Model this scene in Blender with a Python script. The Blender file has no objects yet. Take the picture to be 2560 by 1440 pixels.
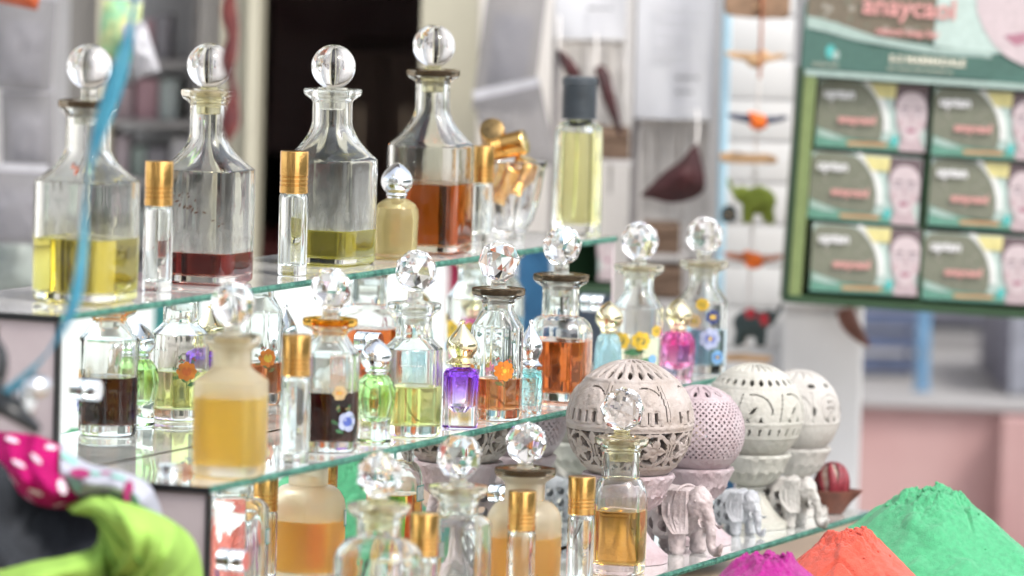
import bpy, bmesh, math, random
from mathutils import Vector, Matrix, noise

# ------------------------------------------------------------------ camera
FPX, CX, CY = 13800.0, 1280.0, 720.0            # focal length in pixels of a 2560 x 1440 frame
FWD = Vector((0.91979435, 0.38468333, -0.07744092))
RGT = Vector((0.38758001, -0.92146656, 0.02609834))
DWN = Vector((-0.06131962, -0.05401966, -0.9966553))
CAM = Vector((-2.75022213, -1.32528344, 0.3514093))
sc = bpy.context.scene
col = sc.collection
cd = bpy.data.cameras.new('camera'); cam = bpy.data.objects.new('camera', cd); col.objects.link(cam)
m = Matrix((RGT, -DWN, -FWD)).transposed().to_4x4(); m.translation = CAM
cam.matrix_world = m
cd.lens = FPX / 2560 * 36; cd.sensor_width = 36; cd.clip_start = 0.1; cd.clip_end = 500
cd.dof.use_dof = True; cd.dof.focus_distance = 3.45; cd.dof.aperture_fstop = 6.2; cd.dof.aperture_blades = 9
sc.camera = cam

# ------------------------------------------------------------------ light
SUN_EL, SUN_AZ = 50.0, -112.0                     # degrees; azimuth counter-clockwise from +X: a hazy sun over the street, to the right
w = bpy.data.worlds.new('World'); sc.world = w; w.use_nodes = True
nt = w.node_tree; nt.nodes.clear()
sky = nt.nodes.new('ShaderNodeTexSky'); sky.sky_type = 'NISHITA'; sky.sun_disc = False
sky.sun_elevation = math.radians(SUN_EL); sky.sun_rotation = math.radians(90 - SUN_AZ)
sky.air_density = 1.0; sky.dust_density = 2.5; sky.ozone_density = 0.6
hs = nt.nodes.new('ShaderNodeHueSaturation'); hs.inputs['Saturation'].default_value = 0.36
bg = nt.nodes.new('ShaderNodeBackground'); bg.inputs['Strength'].default_value = 0.15
wo = nt.nodes.new('ShaderNodeOutputWorld')
nt.links.new(sky.outputs[0], hs.inputs['Color']); nt.links.new(hs.outputs[0], bg.inputs[0]); nt.links.new(bg.outputs[0], wo.inputs[0])
sd = bpy.data.lights.new('sun', 'SUN'); sd.energy = 1.0; sd.angle = math.radians(12.0); sd.color = (1.0, 0.94, 0.85)
sun = bpy.data.objects.new('sun', sd); col.objects.link(sun)
sdir = Vector((math.cos(math.radians(SUN_AZ)) * math.cos(math.radians(SUN_EL)), math.sin(math.radians(SUN_AZ)) * math.cos(math.radians(SUN_EL)), math.sin(math.radians(SUN_EL))))
sun.rotation_euler = sdir.to_track_quat('Z', 'Y').to_euler(); sun.location = (0, 0, 12)
vs = sc.view_settings; vs.view_transform = 'Standard'; vs.look = 'None'; vs.exposure = 1.4; vs.gamma = 1.0; vs.use_curve_mapping = False
sc.render.engine = 'CYCLES'
cy = sc.cycles
cy.max_bounces = 24; cy.transmission_bounces = 20; cy.glossy_bounces = 10; cy.diffuse_bounces = 4; cy.transparent_max_bounces = 12; cy.volume_bounces = 0
cy.sample_clamp_indirect = 6.0; cy.blur_glossy = 0.6; cy.caustics_reflective = True; cy.caustics_refractive = True
cy.use_denoising = True; cy.denoiser = 'OPENIMAGEDENOISE'
try: cy.denoising_prefilter = 'ACCURATE'
except Exception: pass
cy.use_adaptive_sampling = True; cy.adaptive_threshold = 0.02

R = math.radians
random.seed(7)

# ------------------------------------------------------------------ helpers
def P(u, v, d):                                  # point seen at (u, v), d metres in front of the lens
    return CAM + (RGT * (u - CX) + DWN * (v - CY) + FWD * FPX) * (d / FPX)
def plane_pt(u, v, ax, val):                     # point seen at (u, v) on the plane axis = val
    dr = RGT * (u - CX) + DWN * (v - CY) + FWD * FPX
    t = (val - CAM[ax]) / dr[ax]
    return CAM + dr * t
def depth(p): return (Vector(p) - CAM).dot(FWD)
def ppm(p): return FPX / depth(p)                # pixels per metre there

MATS = {}
def nodes_of(name):
    mt = bpy.data.materials.new(name); mt.use_nodes = True
    n = mt.node_tree; n.nodes.clear()
    out = n.nodes.new('ShaderNodeOutputMaterial')
    MATS[name] = mt
    return mt, n, out
def rgba(c): return (c[0], c[1], c[2], 1.0)
def pbr(name, color, rough=0.5, metal=0.0, var=0.12, scale=60.0, bump=0.0, bscale=200.0, trans=0.0, ior=1.45, coat=0.0, sheen=0.0, sub=0.0, color2=None, spec=0.5):
    """principled surface whose colour wanders a little (noise), with optional fine relief"""
    mt, n, out = nodes_of(name)
    b = n.nodes.new('ShaderNodeBsdfPrincipled')
    b.inputs['Roughness'].default_value = rough; b.inputs['Metallic'].default_value = metal
    b.inputs['Transmission Weight'].default_value = trans; b.inputs['IOR'].default_value = ior
    b.inputs['Coat Weight'].default_value = coat; b.inputs['Sheen Weight'].default_value = sheen
    b.inputs['Specular IOR Level'].default_value = spec
    if sub: b.inputs['Subsurface Weight'].default_value = sub; b.inputs['Subsurface Radius'].default_value = (0.004, 0.003, 0.003)
    tc = n.nodes.new('ShaderNodeTexCoord')
    nz = n.nodes.new('ShaderNodeTexNoise'); nz.inputs['Scale'].default_value = scale; nz.inputs['Detail'].default_value = 5
    n.links.new(tc.outputs['Object'], nz.inputs['Vector'])
    mx = n.nodes.new('ShaderNodeMix'); mx.data_type = 'RGBA'
    c2 = color2 if color2 else tuple(max(0, x * (1 - var * 2)) for x in color)
    c1 = color if color2 else tuple(min(1, x * (1 + var * 0.6)) for x in color)
    mx.inputs['A'].default_value = rgba(c1); mx.inputs['B'].default_value = rgba(c2)
    mr = n.nodes.new('ShaderNodeMapRange'); mr.inputs['From Min'].default_value = 0.35; mr.inputs['From Max'].default_value = 0.68
    n.links.new(nz.outputs['Fac'], mr.inputs['Value']); n.links.new(mr.outputs['Result'], mx.inputs['Factor'])
    n.links.new(mx.outputs['Result'], b.inputs['Base Color'])
    if bump:
        nb = n.nodes.new('ShaderNodeTexNoise'); nb.inputs['Scale'].default_value = bscale; nb.inputs['Detail'].default_value = 6
        n.links.new(tc.outputs['Object'], nb.inputs['Vector'])
        bp = n.nodes.new('ShaderNodeBump'); bp.inputs['Strength'].default_value = bump; bp.inputs['Distance'].default_value = 0.002
        n.links.new(nb.outputs['Fac'], bp.inputs['Height']); n.links.new(bp.outputs[0], b.inputs['Normal'])
    n.links.new(b.outputs[0], out.inputs[0])
    return mt
def glass(name, color=(1, 1, 1), rough=0.0, ior=1.5, vol=None, dens=0.0, wob=0.0, wscale=40.0, milk=0.0, milkcol=(1, .95, .85), smudge=0.0):
    mt, n, out = nodes_of(name)
    g = n.nodes.new('ShaderNodeBsdfGlass'); g.inputs['Color'].default_value = rgba(color); g.inputs['Roughness'].default_value = rough; g.inputs['IOR'].default_value = ior
    last = g
    if smudge:                                    # finger marks and dust: patches of slight roughness
        t2 = n.nodes.new('ShaderNodeTexCoord'); n2 = n.nodes.new('ShaderNodeTexNoise'); n2.inputs['Scale'].default_value = 70; n2.inputs['Detail'].default_value = 7; n2.inputs['Roughness'].default_value = 0.65
        r2 = n.nodes.new('ShaderNodeMapRange'); r2.inputs['From Min'].default_value = 0.48; r2.inputs['From Max'].default_value = 0.72; r2.inputs['To Max'].default_value = smudge
        n.links.new(t2.outputs['Object'], n2.inputs['Vector']); n.links.new(n2.outputs['Fac'], r2.inputs['Value']); n.links.new(r2.outputs['Result'], g.inputs['Roughness'])
    if wob:
        tc = n.nodes.new('ShaderNodeTexCoord'); nz = n.nodes.new('ShaderNodeTexNoise'); nz.inputs['Scale'].default_value = wscale; nz.inputs['Detail'].default_value = 2
        n.links.new(tc.outputs['Object'], nz.inputs['Vector'])
        bp = n.nodes.new('ShaderNodeBump'); bp.inputs['Strength'].default_value = wob; bp.inputs['Distance'].default_value = 0.002
        n.links.new(nz.outputs['Fac'], bp.inputs['Height']); n.links.new(bp.outputs[0], g.inputs['Normal'])
    if milk:
        tr = n.nodes.new('ShaderNodeBsdfTranslucent'); tr.inputs[0].default_value = rgba(milkcol)
        df = n.nodes.new('ShaderNodeBsdfDiffuse'); df.inputs[0].default_value = rgba(milkcol)
        m1 = n.nodes.new('ShaderNodeMixShader'); m1.inputs[0].default_value = 0.35
        n.links.new(tr.outputs[0], m1.inputs[1]); n.links.new(df.outputs[0], m1.inputs[2])
        m2 = n.nodes.new('ShaderNodeMixShader'); m2.inputs[0].default_value = milk
        n.links.new(g.outputs[0], m2.inputs[1]); n.links.new(m1.outputs[0], m2.inputs[2]); last = m2
    n.links.new(last.outputs[0], out.inputs[0])
    if vol:
        va = n.nodes.new('ShaderNodeVolumeAbsorption'); va.inputs['Color'].default_value = rgba(vol); va.inputs['Density'].default_value = dens
        n.links.new(va.outputs[0], out.inputs['Volume'])
    return mt
def liquid_mat(name, vol, dens, lit_cloud=0.0):
    """oil touching the glass: weak refraction against the wall (relative index), full refraction at its free surface"""
    mt, n, out = nodes_of(name)
    g = n.nodes.new('ShaderNodeBsdfGlass'); g.inputs['Roughness'].default_value = 0.0
    at = n.nodes.new('ShaderNodeAttribute'); at.attribute_name = 'top'
    mr = n.nodes.new('ShaderNodeMapRange'); mr.inputs['To Min'].default_value = 0.94; mr.inputs['To Max'].default_value = 1.40
    n.links.new(at.outputs['Fac'], mr.inputs['Value']); n.links.new(mr.outputs['Result'], g.inputs['IOR'])
    va = n.nodes.new('ShaderNodeVolumeAbsorption'); va.inputs['Color'].default_value = rgba(vol); va.inputs['Density'].default_value = dens
    last = g
    if lit_cloud:                                     # cloudy oil tint, also standing in for light refracted inside dark oil
        tr = n.nodes.new('ShaderNodeBsdfTranslucent'); tr.inputs[0].default_value = rgba(tuple(0.9 * q for q in vol)); mx = n.nodes.new('ShaderNodeMixShader'); mx.inputs[0].default_value = lit_cloud
        n.links.new(g.outputs[0], mx.inputs[1]); n.links.new(tr.outputs[0], mx.inputs[2]); last = mx
    n.links.new(last.outputs[0], out.inputs[0]); n.links.new(va.outputs[0], out.inputs['Volume'])
    return mt
def gradient_glass(name, top, bottom, z0, z1, rough=0.02, wob=0.0):
    """coloured lacquer that fades to clear: colour follows the bottle's own height"""
    mt, n, out = nodes_of(name)
    g = n.nodes.new('ShaderNodeBsdfGlass'); g.inputs['Roughness'].default_value = rough; g.inputs['IOR'].default_value = 1.45
    tc = n.nodes.new('ShaderNodeTexCoord'); sp = n.nodes.new('ShaderNodeSeparateXYZ')
    n.links.new(tc.outputs['Object'], sp.inputs[0])
    mr = n.nodes.new('ShaderNodeMapRange'); mr.inputs['From Min'].default_value = z0; mr.inputs['From Max'].default_value = z1; mr.interpolation_type = 'SMOOTHSTEP'
    n.links.new(sp.outputs['Z'], mr.inputs['Value'])
    mx = n.nodes.new('ShaderNodeMix'); mx.data_type = 'RGBA'; mx.inputs['A'].default_value = rgba(bottom); mx.inputs['B'].default_value = rgba(top)
    n.links.new(mr.outputs['Result'], mx.inputs['Factor']); n.links.new(mx.outputs['Result'], g.inputs['Color'])
    if wob:
        nz = n.nodes.new('ShaderNodeTexNoise'); nz.inputs['Scale'].default_value = 160; nz.inputs['Detail'].default_value = 2
        n.links.new(tc.outputs['Object'], nz.inputs['Vector'])
        bp = n.nodes.new('ShaderNodeBump'); bp.inputs['Strength'].default_value = wob; bp.inputs['Distance'].default_value = 0.002
        n.links.new(nz.outputs['Fac'], bp.inputs['Height']); n.links.new(bp.outputs[0], g.inputs['Normal'])
    n.links.new(g.outputs[0], out.inputs[0])
    return mt

def mesh_obj(name, verts, faces, mat, parent=None, smooth=30.0, loc=None, mats=None, fmat=None):
    me = bpy.data.meshes.new(name); me.from_pydata([tuple(v) for v in verts], [], faces)
    me.validate(); me.update()
    if smooth is not None:
        me.polygons.foreach_set('use_smooth', [True] * len(me.polygons))
        if smooth < 179: me.set_sharp_from_angle(angle=R(smooth))
    for q in (mats or [mat]): me.materials.append(MATS[q] if isinstance(q, str) else q)
    if fmat: me.polygons.foreach_set('material_index', fmat)
    o = bpy.data.objects.new(name, me); col.objects.link(o)
    if parent: o.parent = parent
    if loc is not None: o.location = loc
    return o
def tag(o, label=None, cat=None, group=None, kind=None):
    if label: o['label'] = label
    if cat: o['category'] = cat
    if group: o['group'] = group
    if kind: o['kind'] = kind
    return o
def thing(name, label, cat, loc=(0, 0, 0), rotz=0.0, group=None):
    o = bpy.data.objects.new(name, None); col.objects.link(o); o.empty_display_size = 0.02
    o.location = loc; o.rotation_euler = (0, 0, rotz)
    return tag(o, label, cat, group)
def box(name, a, b, mat, parent=None, bev=0.0, smooth=None):
    bm = bmesh.new(); bmesh.ops.create_cube(bm, size=1)
    for v in bm.verts:
        v.co = Vector((a[i] + (b[i] - a[i]) * (v.co[i] + 0.5) for i in range(3)))
    if bev: bmesh.ops.bevel(bm, geom=bm.edges[:], offset=bev, segments=2, affect='EDGES', profile=0.6)
    return bm_obj(name, bm, mat, parent, 40.0 if bev else None)
def bm_obj(name, bm, mat, parent=None, smooth=30.0):
    bmesh.ops.recalc_face_normals(bm, faces=bm.faces[:])
    me = bpy.data.meshes.new(name); bm.to_mesh(me); bm.free()
    if smooth is not None:
        me.polygons.foreach_set('use_smooth', [True] * len(me.polygons)); me.set_sharp_from_angle(angle=R(smooth))
    me.materials.append(MATS[mat] if isinstance(mat, str) else mat)
    o = bpy.data.objects.new(name, me); col.objects.link(o)
    if parent: o.parent = parent
    return o
def loft(rings, close0=True, close1=True):
    n = len(rings[0]); V = []; F = []
    for r in rings: V += r
    for i in range(len(rings) - 1):
        a = i * n; b = a + n
        for k in range(n):
            k2 = (k + 1) % n
            F.append((a + k, a + k2, b + k2, b + k))
    if close0: F.append(tuple(reversed(range(n))))
    if close1: F.append(tuple(range((len(rings) - 1) * n, len(rings) * n)))
    return V, F
def sqf(th, t, ch):                              # radius factor: circle (t = 0) to chamfered square (t = 1)
    c, s = abs(math.cos(th)), abs(math.sin(th))
    d = (c + s) / (2 - ch); mx = max(c, s, d)
    q = 1 / (mx * ((c / mx) ** 22 + (s / mx) ** 22 + (d / mx) ** 22) ** (1 / 22))
    return 1 + t * (q - 1)
def ring(z, r, t=0.0, ch=0.3, n=80, ox=0.0, oy=0.0, ry=None):
    o = []
    for k in range(n):
        th = 2 * math.pi * k / n
        f = sqf(th, t, ch)
        o.append((ox + r * f * math.cos(th), oy + (ry or r) * f * math.sin(th), z))
    return o
def lathe(name, prof, mat, parent=None, n=40, smooth=35.0, t=0.0, ch=0.3, close0=True, close1=True):
    V, F = loft([ring(z, max(r, 1e-5), t, ch, n) for r, z in prof], close0, close1)
    return mesh_obj(name, V, F, mat, parent, smooth)
def sphere(name, r, mat, parent=None, loc=(0, 0, 0), sc3=(1, 1, 1), seg=32, facet=False, rot=(0, 0, 0)):
    bm = bmesh.new()
    if facet:
        for (la, nn, of) in ((90, 0, 0), (60, 6, 0), (22, 9, 0.5), (-20, 9, 0), (-58, 6, 0.5), (-90, 0, 0)):
            for q in range(nn):
                a_ = 2 * math.pi * (q + of) / nn; bm.verts.new((r * math.cos(R(la)) * math.cos(a_), r * math.cos(R(la)) * math.sin(a_), r * math.sin(R(la))))
        bmesh.ops.convex_hull(bm, input=bm.verts[:]); bmesh.ops.dissolve_limit(bm, angle_limit=R(2), verts=bm.verts[:], edges=bm.edges[:])
    else: bmesh.ops.create_uvsphere(bm, u_segments=seg, v_segments=seg // 2, radius=r)
    for v in bm.verts: v.co = Vector((v.co.x * sc3[0], v.co.y * sc3[1], v.co.z * sc3[2]))
    o = bm_obj(name, bm, mat, parent, None if facet else 60.0)
    o.location = loc; o.rotation_euler = rot
    return o
def catmull(pts, n):
    out = []; k = len(pts)
    for i in range(n + 1):
        t = i / n * (k - 1); j = min(int(t), k - 2); f = t - j
        p0 = pts[max(j - 1, 0)]; p1 = pts[j]; p2 = pts[j + 1]; p3 = pts[min(j + 2, k - 1)]
        out.append(tuple(0.5 * (2 * b + (c - a) * f + (2 * a - 5 * b + 4 * c - d) * f * f + (3 * b - a - 3 * c + d) * f ** 3) for a, b, c, d in zip(p0, p1, p2, p3)))
    return out
def tube(name, pts, rad, mat, parent=None, n=10, steps=24, flat=1.0, twist=0.0, smooth=60.0):
    """round or flat band along a smooth path; rad is a number or a list along the path"""
    c = [Vector(p) for p in catmull([tuple(p) for p in pts], steps)]
    rr = [rad] * (steps + 1) if not isinstance(rad, (list, tuple)) else [x[0] for x in catmull([(q,) for q in rad], steps)]
    rings = []; up = Vector((0, 0, 1)); prev = None
    for i, p in enumerate(c):
        d = (c[min(i + 1, steps)] - c[max(i - 1, 0)]).normalized()
        if prev is None:
            a = d.cross(up); a = a if a.length > 1e-3 else d.cross(Vector((1, 0, 0)))
        else: a = prev - d * prev.dot(d)
        a.normalize(); prev = a; b = d.cross(a)
        tw = twist * i / steps; r_ = max(rr[i], 1e-5)
        rings.append([tuple(p + (a * math.cos(2 * math.pi * k / n + tw) * 1.0 * (1) + 0 * b) * 0 + (a * math.cos(tw) + b * math.sin(tw)) * (r_ * math.cos(2 * math.pi * k / n)) + (b * math.cos(tw) - a * math.sin(tw)) * (r_ * flat * math.sin(2 * math.pi * k / n))) for k in range(n)])
    V, F = loft(rings)
    return mesh_obj(name, V, F, mat, parent, smooth)
def extrude_poly(name, pts, y0, y1, mat, parent=None, bev=0.0):
    """outline in local x/z, thickness along y"""
    bm = bmesh.new()
    a = [bm.verts.new((x, y0, z)) for x, z in pts]; b = [bm.verts.new((x, y1, z)) for x, z in pts]
    bm.faces.new(a); bm.faces.new(list(reversed(b)))
    k = len(pts)
    for i in range(k): bm.faces.new((a[i], b[i], b[(i + 1) % k], a[(i + 1) % k]))
    if bev: bmesh.ops.bevel(bm, geom=bm.edges[:], offset=bev, segments=2, affect='EDGES')
    return bm_obj(name, bm, mat, parent, 40.0 if bev else None)
def text(name, body, size, mat, parent, loc, ext=0.0002, bold=0.0, shear=0.0):
    cu = bpy.data.curves.new(name, 'FONT'); cu.body = body; cu.size = size; cu.extrude = ext; cu.offset = bold; cu.shear = shear; cu.resolution_u = 3
    tmp = bpy.data.objects.new(name + '_tmp', cu); col.objects.link(tmp)
    dg = bpy.context.evaluated_depsgraph_get()
    me = bpy.data.meshes.new_from_object(tmp.evaluated_get(dg))
    bpy.data.objects.remove(tmp); bpy.data.curves.remove(cu)
    me.transform(Matrix.Rotation(R(90), 4, 'X'))
    me.materials.clear(); me.materials.append(MATS[mat])
    o = bpy.data.objects.new(name, me); col.objects.link(o); o.parent = parent; o.location = loc
    return o

def film_mat(name, color, amount):
    """thin dried smear of oil on the inside wall, patchy"""
    mt, n, out = nodes_of(name)
    tp = n.nodes.new('ShaderNodeBsdfTransparent'); tr = n.nodes.new('ShaderNodeBsdfTranslucent'); tr.inputs[0].default_value = rgba(color); df = n.nodes.new('ShaderNodeBsdfDiffuse'); df.inputs[0].default_value = rgba(color)
    m1 = n.nodes.new('ShaderNodeMixShader'); n.links.new(tr.outputs[0], m1.inputs[1]); n.links.new(df.outputs[0], m1.inputs[2])
    at = n.nodes.new('ShaderNodeAttribute'); at.attribute_name = 'fade'; tc = n.nodes.new('ShaderNodeTexCoord')
    mp = n.nodes.new('ShaderNodeMapping'); mp.inputs['Scale'].default_value = (1, 1, 0.35); nz = n.nodes.new('ShaderNodeTexNoise'); nz.inputs['Scale'].default_value = 130; nz.inputs['Detail'].default_value = 6
    mr = n.nodes.new('ShaderNodeMapRange'); mr.inputs['From Min'].default_value = 0.30; mr.inputs['From Max'].default_value = 0.75; mr.inputs['To Max'].default_value = amount
    mu = n.nodes.new('ShaderNodeMath'); mu.operation = 'MULTIPLY'; mx = n.nodes.new('ShaderNodeMixShader')
    n.links.new(tc.outputs['Object'], mp.inputs[0]); n.links.new(mp.outputs[0], nz.inputs['Vector']); n.links.new(nz.outputs['Fac'], mr.inputs['Value'])
    n.links.new(mr.outputs['Result'], mu.inputs[0]); n.links.new(at.outputs['Fac'], mu.inputs[1]); n.links.new(mu.outputs[0], mx.inputs[0])
    n.links.new(tp.outputs[0], mx.inputs[1]); n.links.new(m1.outputs[0], mx.inputs[2]); n.links.new(mx.outputs[0], out.inputs[0])
    return mt
def pour(name, rings, mat, parent):
    top = rings[-1]; z = top[0][2]; f = 1 - 0.0011 / max(math.hypot(top[0][0], top[0][1]), 1e-4); f2 = 1 - 0.0024 / max(math.hypot(top[0][0], top[0][1]), 1e-4)
    rings = list(rings) + [[(x * f, y * f, z - 0.00045) for x, y, _ in top], [(x * f2, y * f2, z - 0.00060) for x, y, _ in top]]
    V, F = loft(rings); o = mesh_obj(name, V, F, mat, parent, 50.0); nn = len(top)
    a = o.data.attributes.new('top', 'FLOAT', 'FACE'); vals = [0.0] * len(o.data.polygons); vals[-1] = 1.0
    for q in range(2 * nn): vals[len(vals) - 3 - q] = 1.0
    a.data.foreach_set('value', vals)
    return o

# ------------------------------------------------------------------ materials
glass('clear_glass', (0.975, 0.985, 0.978), 0.0, 1.45, wob=0.10, wscale=55, smudge=0.10)
glass('old_glass', (0.975, 0.98, 0.968), 0.0, 1.45, wob=0.16, wscale=38, smudge=0.12)
glass('crystal', (1, 1, 1), 0.0, 1.55)
glass('ground_glass', (0.96, 0.96, 0.93), 0.16, 1.5, milk=0.14, milkcol=(0.80, 0.80, 0.76))
glass('ground_glass_yellow', (0.96, 0.94, 0.78), 0.16, 1.5, milk=0.16, milkcol=(0.80, 0.76, 0.52))
glass('frosted_glass', (1.0, 0.97, 0.90), 0.32, 1.45, milk=0.10, milkcol=(0.92, 0.84, 0.66))
glass('cream_glass', (0.97, 0.93, 0.76), 0.14, 1.45, milk=0.28, milkcol=(0.66, 0.60, 0.38))
glass('pale_rim', (0.93, 0.89, 0.78), 0.08, 1.45, milk=0.22, milkcol=(0.40, 0.34, 0.24))
glass('brown_rim', (0.50, 0.42, 0.32), 0.10, 1.45, milk=0.55, milkcol=(0.09, 0.065, 0.045))
glass('amber_rim', (0.90, 0.52, 0.12), 0.05, 1.45)
LIQ = dict(
    oil_yellow=((0.88, 0.83, 0.30), 62), oil_red=((0.72, 0.12, 0.0), 120), oil_olive=((0.82, 0.78, 0.14), 70), oil_amber=((0.92, 0.46, 0.0), 85), oil_cognac=((0.84, 0.50, 0.02), 95),
    oil_orange=((1.0, 0.86, 0.05), 85), oil_apricot=((0.995, 0.77, 0.06), 80), oil_black=((0.42, 0.14, 0.06), 190), oil_lime=((0.95, 0.97, 0.50), 75), oil_honey=((0.93, 0.72, 0.06), 80),
    oil_teal=((0.35, 0.66, 0.80), 60), oil_pale=((0.97, 0.95, 0.70), 40), oil_cologne=((0.92, 0.90, 0.28), 45))
LIT_CLOUD = dict(oil_olive=0.30, oil_cognac=0.10, oil_red=0.10, oil_amber=0.08, oil_orange=0.25, oil_apricot=0.25, oil_lime=0.12, oil_yellow=0.08)
for k_, (c_, d_) in LIQ.items(): liquid_mat(k_, c_, d_, LIT_CLOUD.get(k_, 0.0))
gradient_glass('purple_fade', (0.75, 0.54, 0.94), (0.985, 0.975, 0.99), 0.008, 0.034, wob=0.0)
gradient_glass('green_fade', (0.85, 0.97, 0.74), (0.975, 0.99, 0.965), 0.008, 0.030)
gradient_glass('pink_fade', (0.985, 0.58, 0.82), (0.99, 0.90, 0.96), 0.002, 0.028, wob=0.5)
gradient_glass('aqua_fade', (0.84, 0.965, 0.965), (0.92, 0.985, 0.985), 0.006, 0.026, rough=0.05, wob=0.5)
glass('sky_glass', (0.88, 0.965, 0.98), 0.10, 1.45, milk=0.22, milkcol=(0.60, 0.80, 0.84))
pbr('gold', (0.66, 0.38, 0.12), 0.20, 1.0, var=0.06, bump=0.05, bscale=500)
pbr('gold_dull', (0.16, 0.11, 0.05), 0.4, 1.0, var=0.2, scale=300)
pbr('pale_gold', (0.80, 0.71, 0.47), 0.06, 1.0, var=0.03)
pbr('gold_face', (0.86, 0.68, 0.32), 0.25, 1.0, var=0.03)
pbr('chrome', (0.74, 0.76, 0.78), 0.05, 1.0, var=0.02)
pbr('cap_grey', (0.045, 0.055, 0.065), 0.42, 0.0, var=0.15)
pbr('stone_mauve', (0.385, 0.34, 0.32), 0.62, 0, color2=(0.28, 0.235, 0.205), scale=70, bump=0.55, bscale=320, sub=0.08)
pbr('stone_pink', (0.40, 0.335, 0.355), 0.62, 0, color2=(0.34, 0.26, 0.275), scale=60, bump=0.55, bscale=320, sub=0.08)
pbr('stone_white', (0.44, 0.43, 0.395), 0.60, 0, color2=(0.35, 0.34, 0.3), scale=60, bump=0.5, bscale=320, sub=0.08)
pbr('stone_pale', (0.43, 0.415, 0.39), 0.60, 0, color2=(0.35, 0.33, 0.31), scale=60, bump=0.5, bscale=320, sub=0.08)
pbr('stone_lilac', (0.44, 0.385, 0.39), 0.62, 0, color2=(0.33, 0.27, 0.265), scale=80, bump=0.55, bscale=320, sub=0.08)
pbr('stone_blue', (0.41, 0.42, 0.445), 0.62, 0, color2=(0.31, 0.32, 0.345), scale=80, bump=0.55, bscale=320, sub=0.08)
pbr('horn_brown', (0.17, 0.07, 0.05), 0.6, 0, var=0.15, scale=40)
pbr('clay', (0.16, 0.06, 0.04), 0.8, 0, color2=(0.1, 0.04, 0.028), scale=120, bump=0.2)
pbr('mace_red', (0.22, 0.02, 0.032), 0.5, 0, color2=(0.13, 0.012, 0.02), scale=150, bump=0.3)
pbr('nut_brown', (0.42, 0.34, 0.30), 0.6, 0, color2=(0.30, 0.18, 0.14), scale=200)
pbr('powder_green', (0.062, 0.36, 0.165), 0.95, 0, var=0.10, scale=260, bump=0.7, bscale=1500, sheen=0.2)
pbr('powder_coral', (0.62, 0.085, 0.05), 0.95, 0, var=0.10, scale=260, bump=0.7, bscale=1500, sheen=0.2)
pbr('powder_magenta', (0.34, 0.003, 0.2), 0.95, 0, var=0.12, scale=260, bump=0.7, bscale=1500, sheen=0.2)
pbr('tape_black', (0.010, 0.011, 0.012), 0.35, 0)
pbr('tape_nick', (0.18, 0.42, 0.36), 0.35, 0)
pbr('laminate', (0.46, 0.40, 0.41), 0.55, 0, color2=(0.36, 0.30, 0.31), scale=14, bump=0.1)
pbr('laminate_seam', (0.22, 0.18, 0.18), 0.7, 0)
pbr('plywood', (0.35, 0.25, 0.16), 0.7, 0)
film_mat('film_grey', (0.82, 0.82, 0.80), 0.80); film_mat('film_cream', (0.80, 0.66, 0.42), 0.85); film_mat('film_yellow', (0.72, 0.68, 0.36), 0.45); film_mat('film_amber', (0.60, 0.30, 0.10), 0.5)
# mirror: silvered glass with a little dust
mt, n, out = nodes_of('mirror')
b = n.nodes.new('ShaderNodeBsdfPrincipled'); b.inputs['Metallic'].default_value = 1.0; b.inputs['Base Color'].default_value = (0.86, 0.90, 0.885, 1); b.inputs['Roughness'].default_value = 0.012
n.links.new(b.outputs[0], out.inputs[0])
mt, n, out = nodes_of('dusty_mirror')
b = n.nodes.new('ShaderNodeBsdfPrincipled'); b.inputs['Metallic'].default_value = 1.0; b.inputs['Base Color'].default_value = (0.84, 0.88, 0.865, 1); b.inputs['Roughness'].default_value = 0.03
df = n.nodes.new('ShaderNodeBsdfDiffuse'); df.inputs[0].default_value = (0.62, 0.62, 0.60, 1)
tc = n.nodes.new('ShaderNodeTexCoord'); nz = n.nodes.new('ShaderNodeTexNoise'); nz.inputs['Scale'].default_value = 30; nz.inputs['Detail'].default_value = 8
mr = n.nodes.new('ShaderNodeMapRange'); mr.inputs['From Min'].default_value = 0.3; mr.inputs['From Max'].default_value = 0.75; mr.inputs['To Min'].default_value = 0.16; mr.inputs['To Max'].default_value = 0.34
mx = n.nodes.new('ShaderNodeMixShader')
n.links.new(tc.outputs['Object'], nz.inputs['Vector']); n.links.new(nz.outputs['Fac'], mr.inputs['Value']); n.links.new(mr.outputs['Result'], mx.inputs[0])
n.links.new(b.outputs[0], mx.inputs[1]); n.links.new(df.outputs[0], mx.inputs[2]); n.links.new(mx.outputs[0], out.inputs[0])
# cut glass edge, sea green and chipped
pbr('glass_edge', (0.016, 0.085, 0.065), 0.45, 0, color2=(0.075, 0.22, 0.165), scale=170, bump=0.8, bscale=420, spec=0.25)

# ------------------------------------------------------------------ ground, table, street
TABLE_Z = -0.205
GROUND_Z = -1.05
pbr('ground_concrete', (0.58, 0.575, 0.55), 0.9, 0, color2=(0.5, 0.495, 0.475), scale=3, bump=0.3, bscale=40)
pbr('table_wood', (0.28, 0.18, 0.11), 0.6, 0, scale=8)
g = mesh_obj('ground', [(-150, -150, GROUND_Z), (150, -150, GROUND_Z), (150, 150, GROUND_Z), (-150, 150, GROUND_Z)], [(0, 1, 2, 3)], 'ground_concrete', smooth=None)
tag(g, kind='structure')
t = thing('stall_table', 'brown wooden table top under the stepped mirror display', 'table', (0.4, -0.15, GROUND_Z))
box('table_top', (-0.6, -0.30, TABLE_Z - 0.03 - GROUND_Z), (0.62, 0.42, TABLE_Z - GROUND_Z), 'table_wood', t, bev=0.003)
for sx in (-0.55, 0.55):
    for sy in (-0.26, 0.38):
        box('leg', (sx - 0.025, sy - 0.025, 0), (sx + 0.025, sy + 0.025, TABLE_Z - 0.031 - GROUND_Z), 'table_wood', t)

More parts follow.
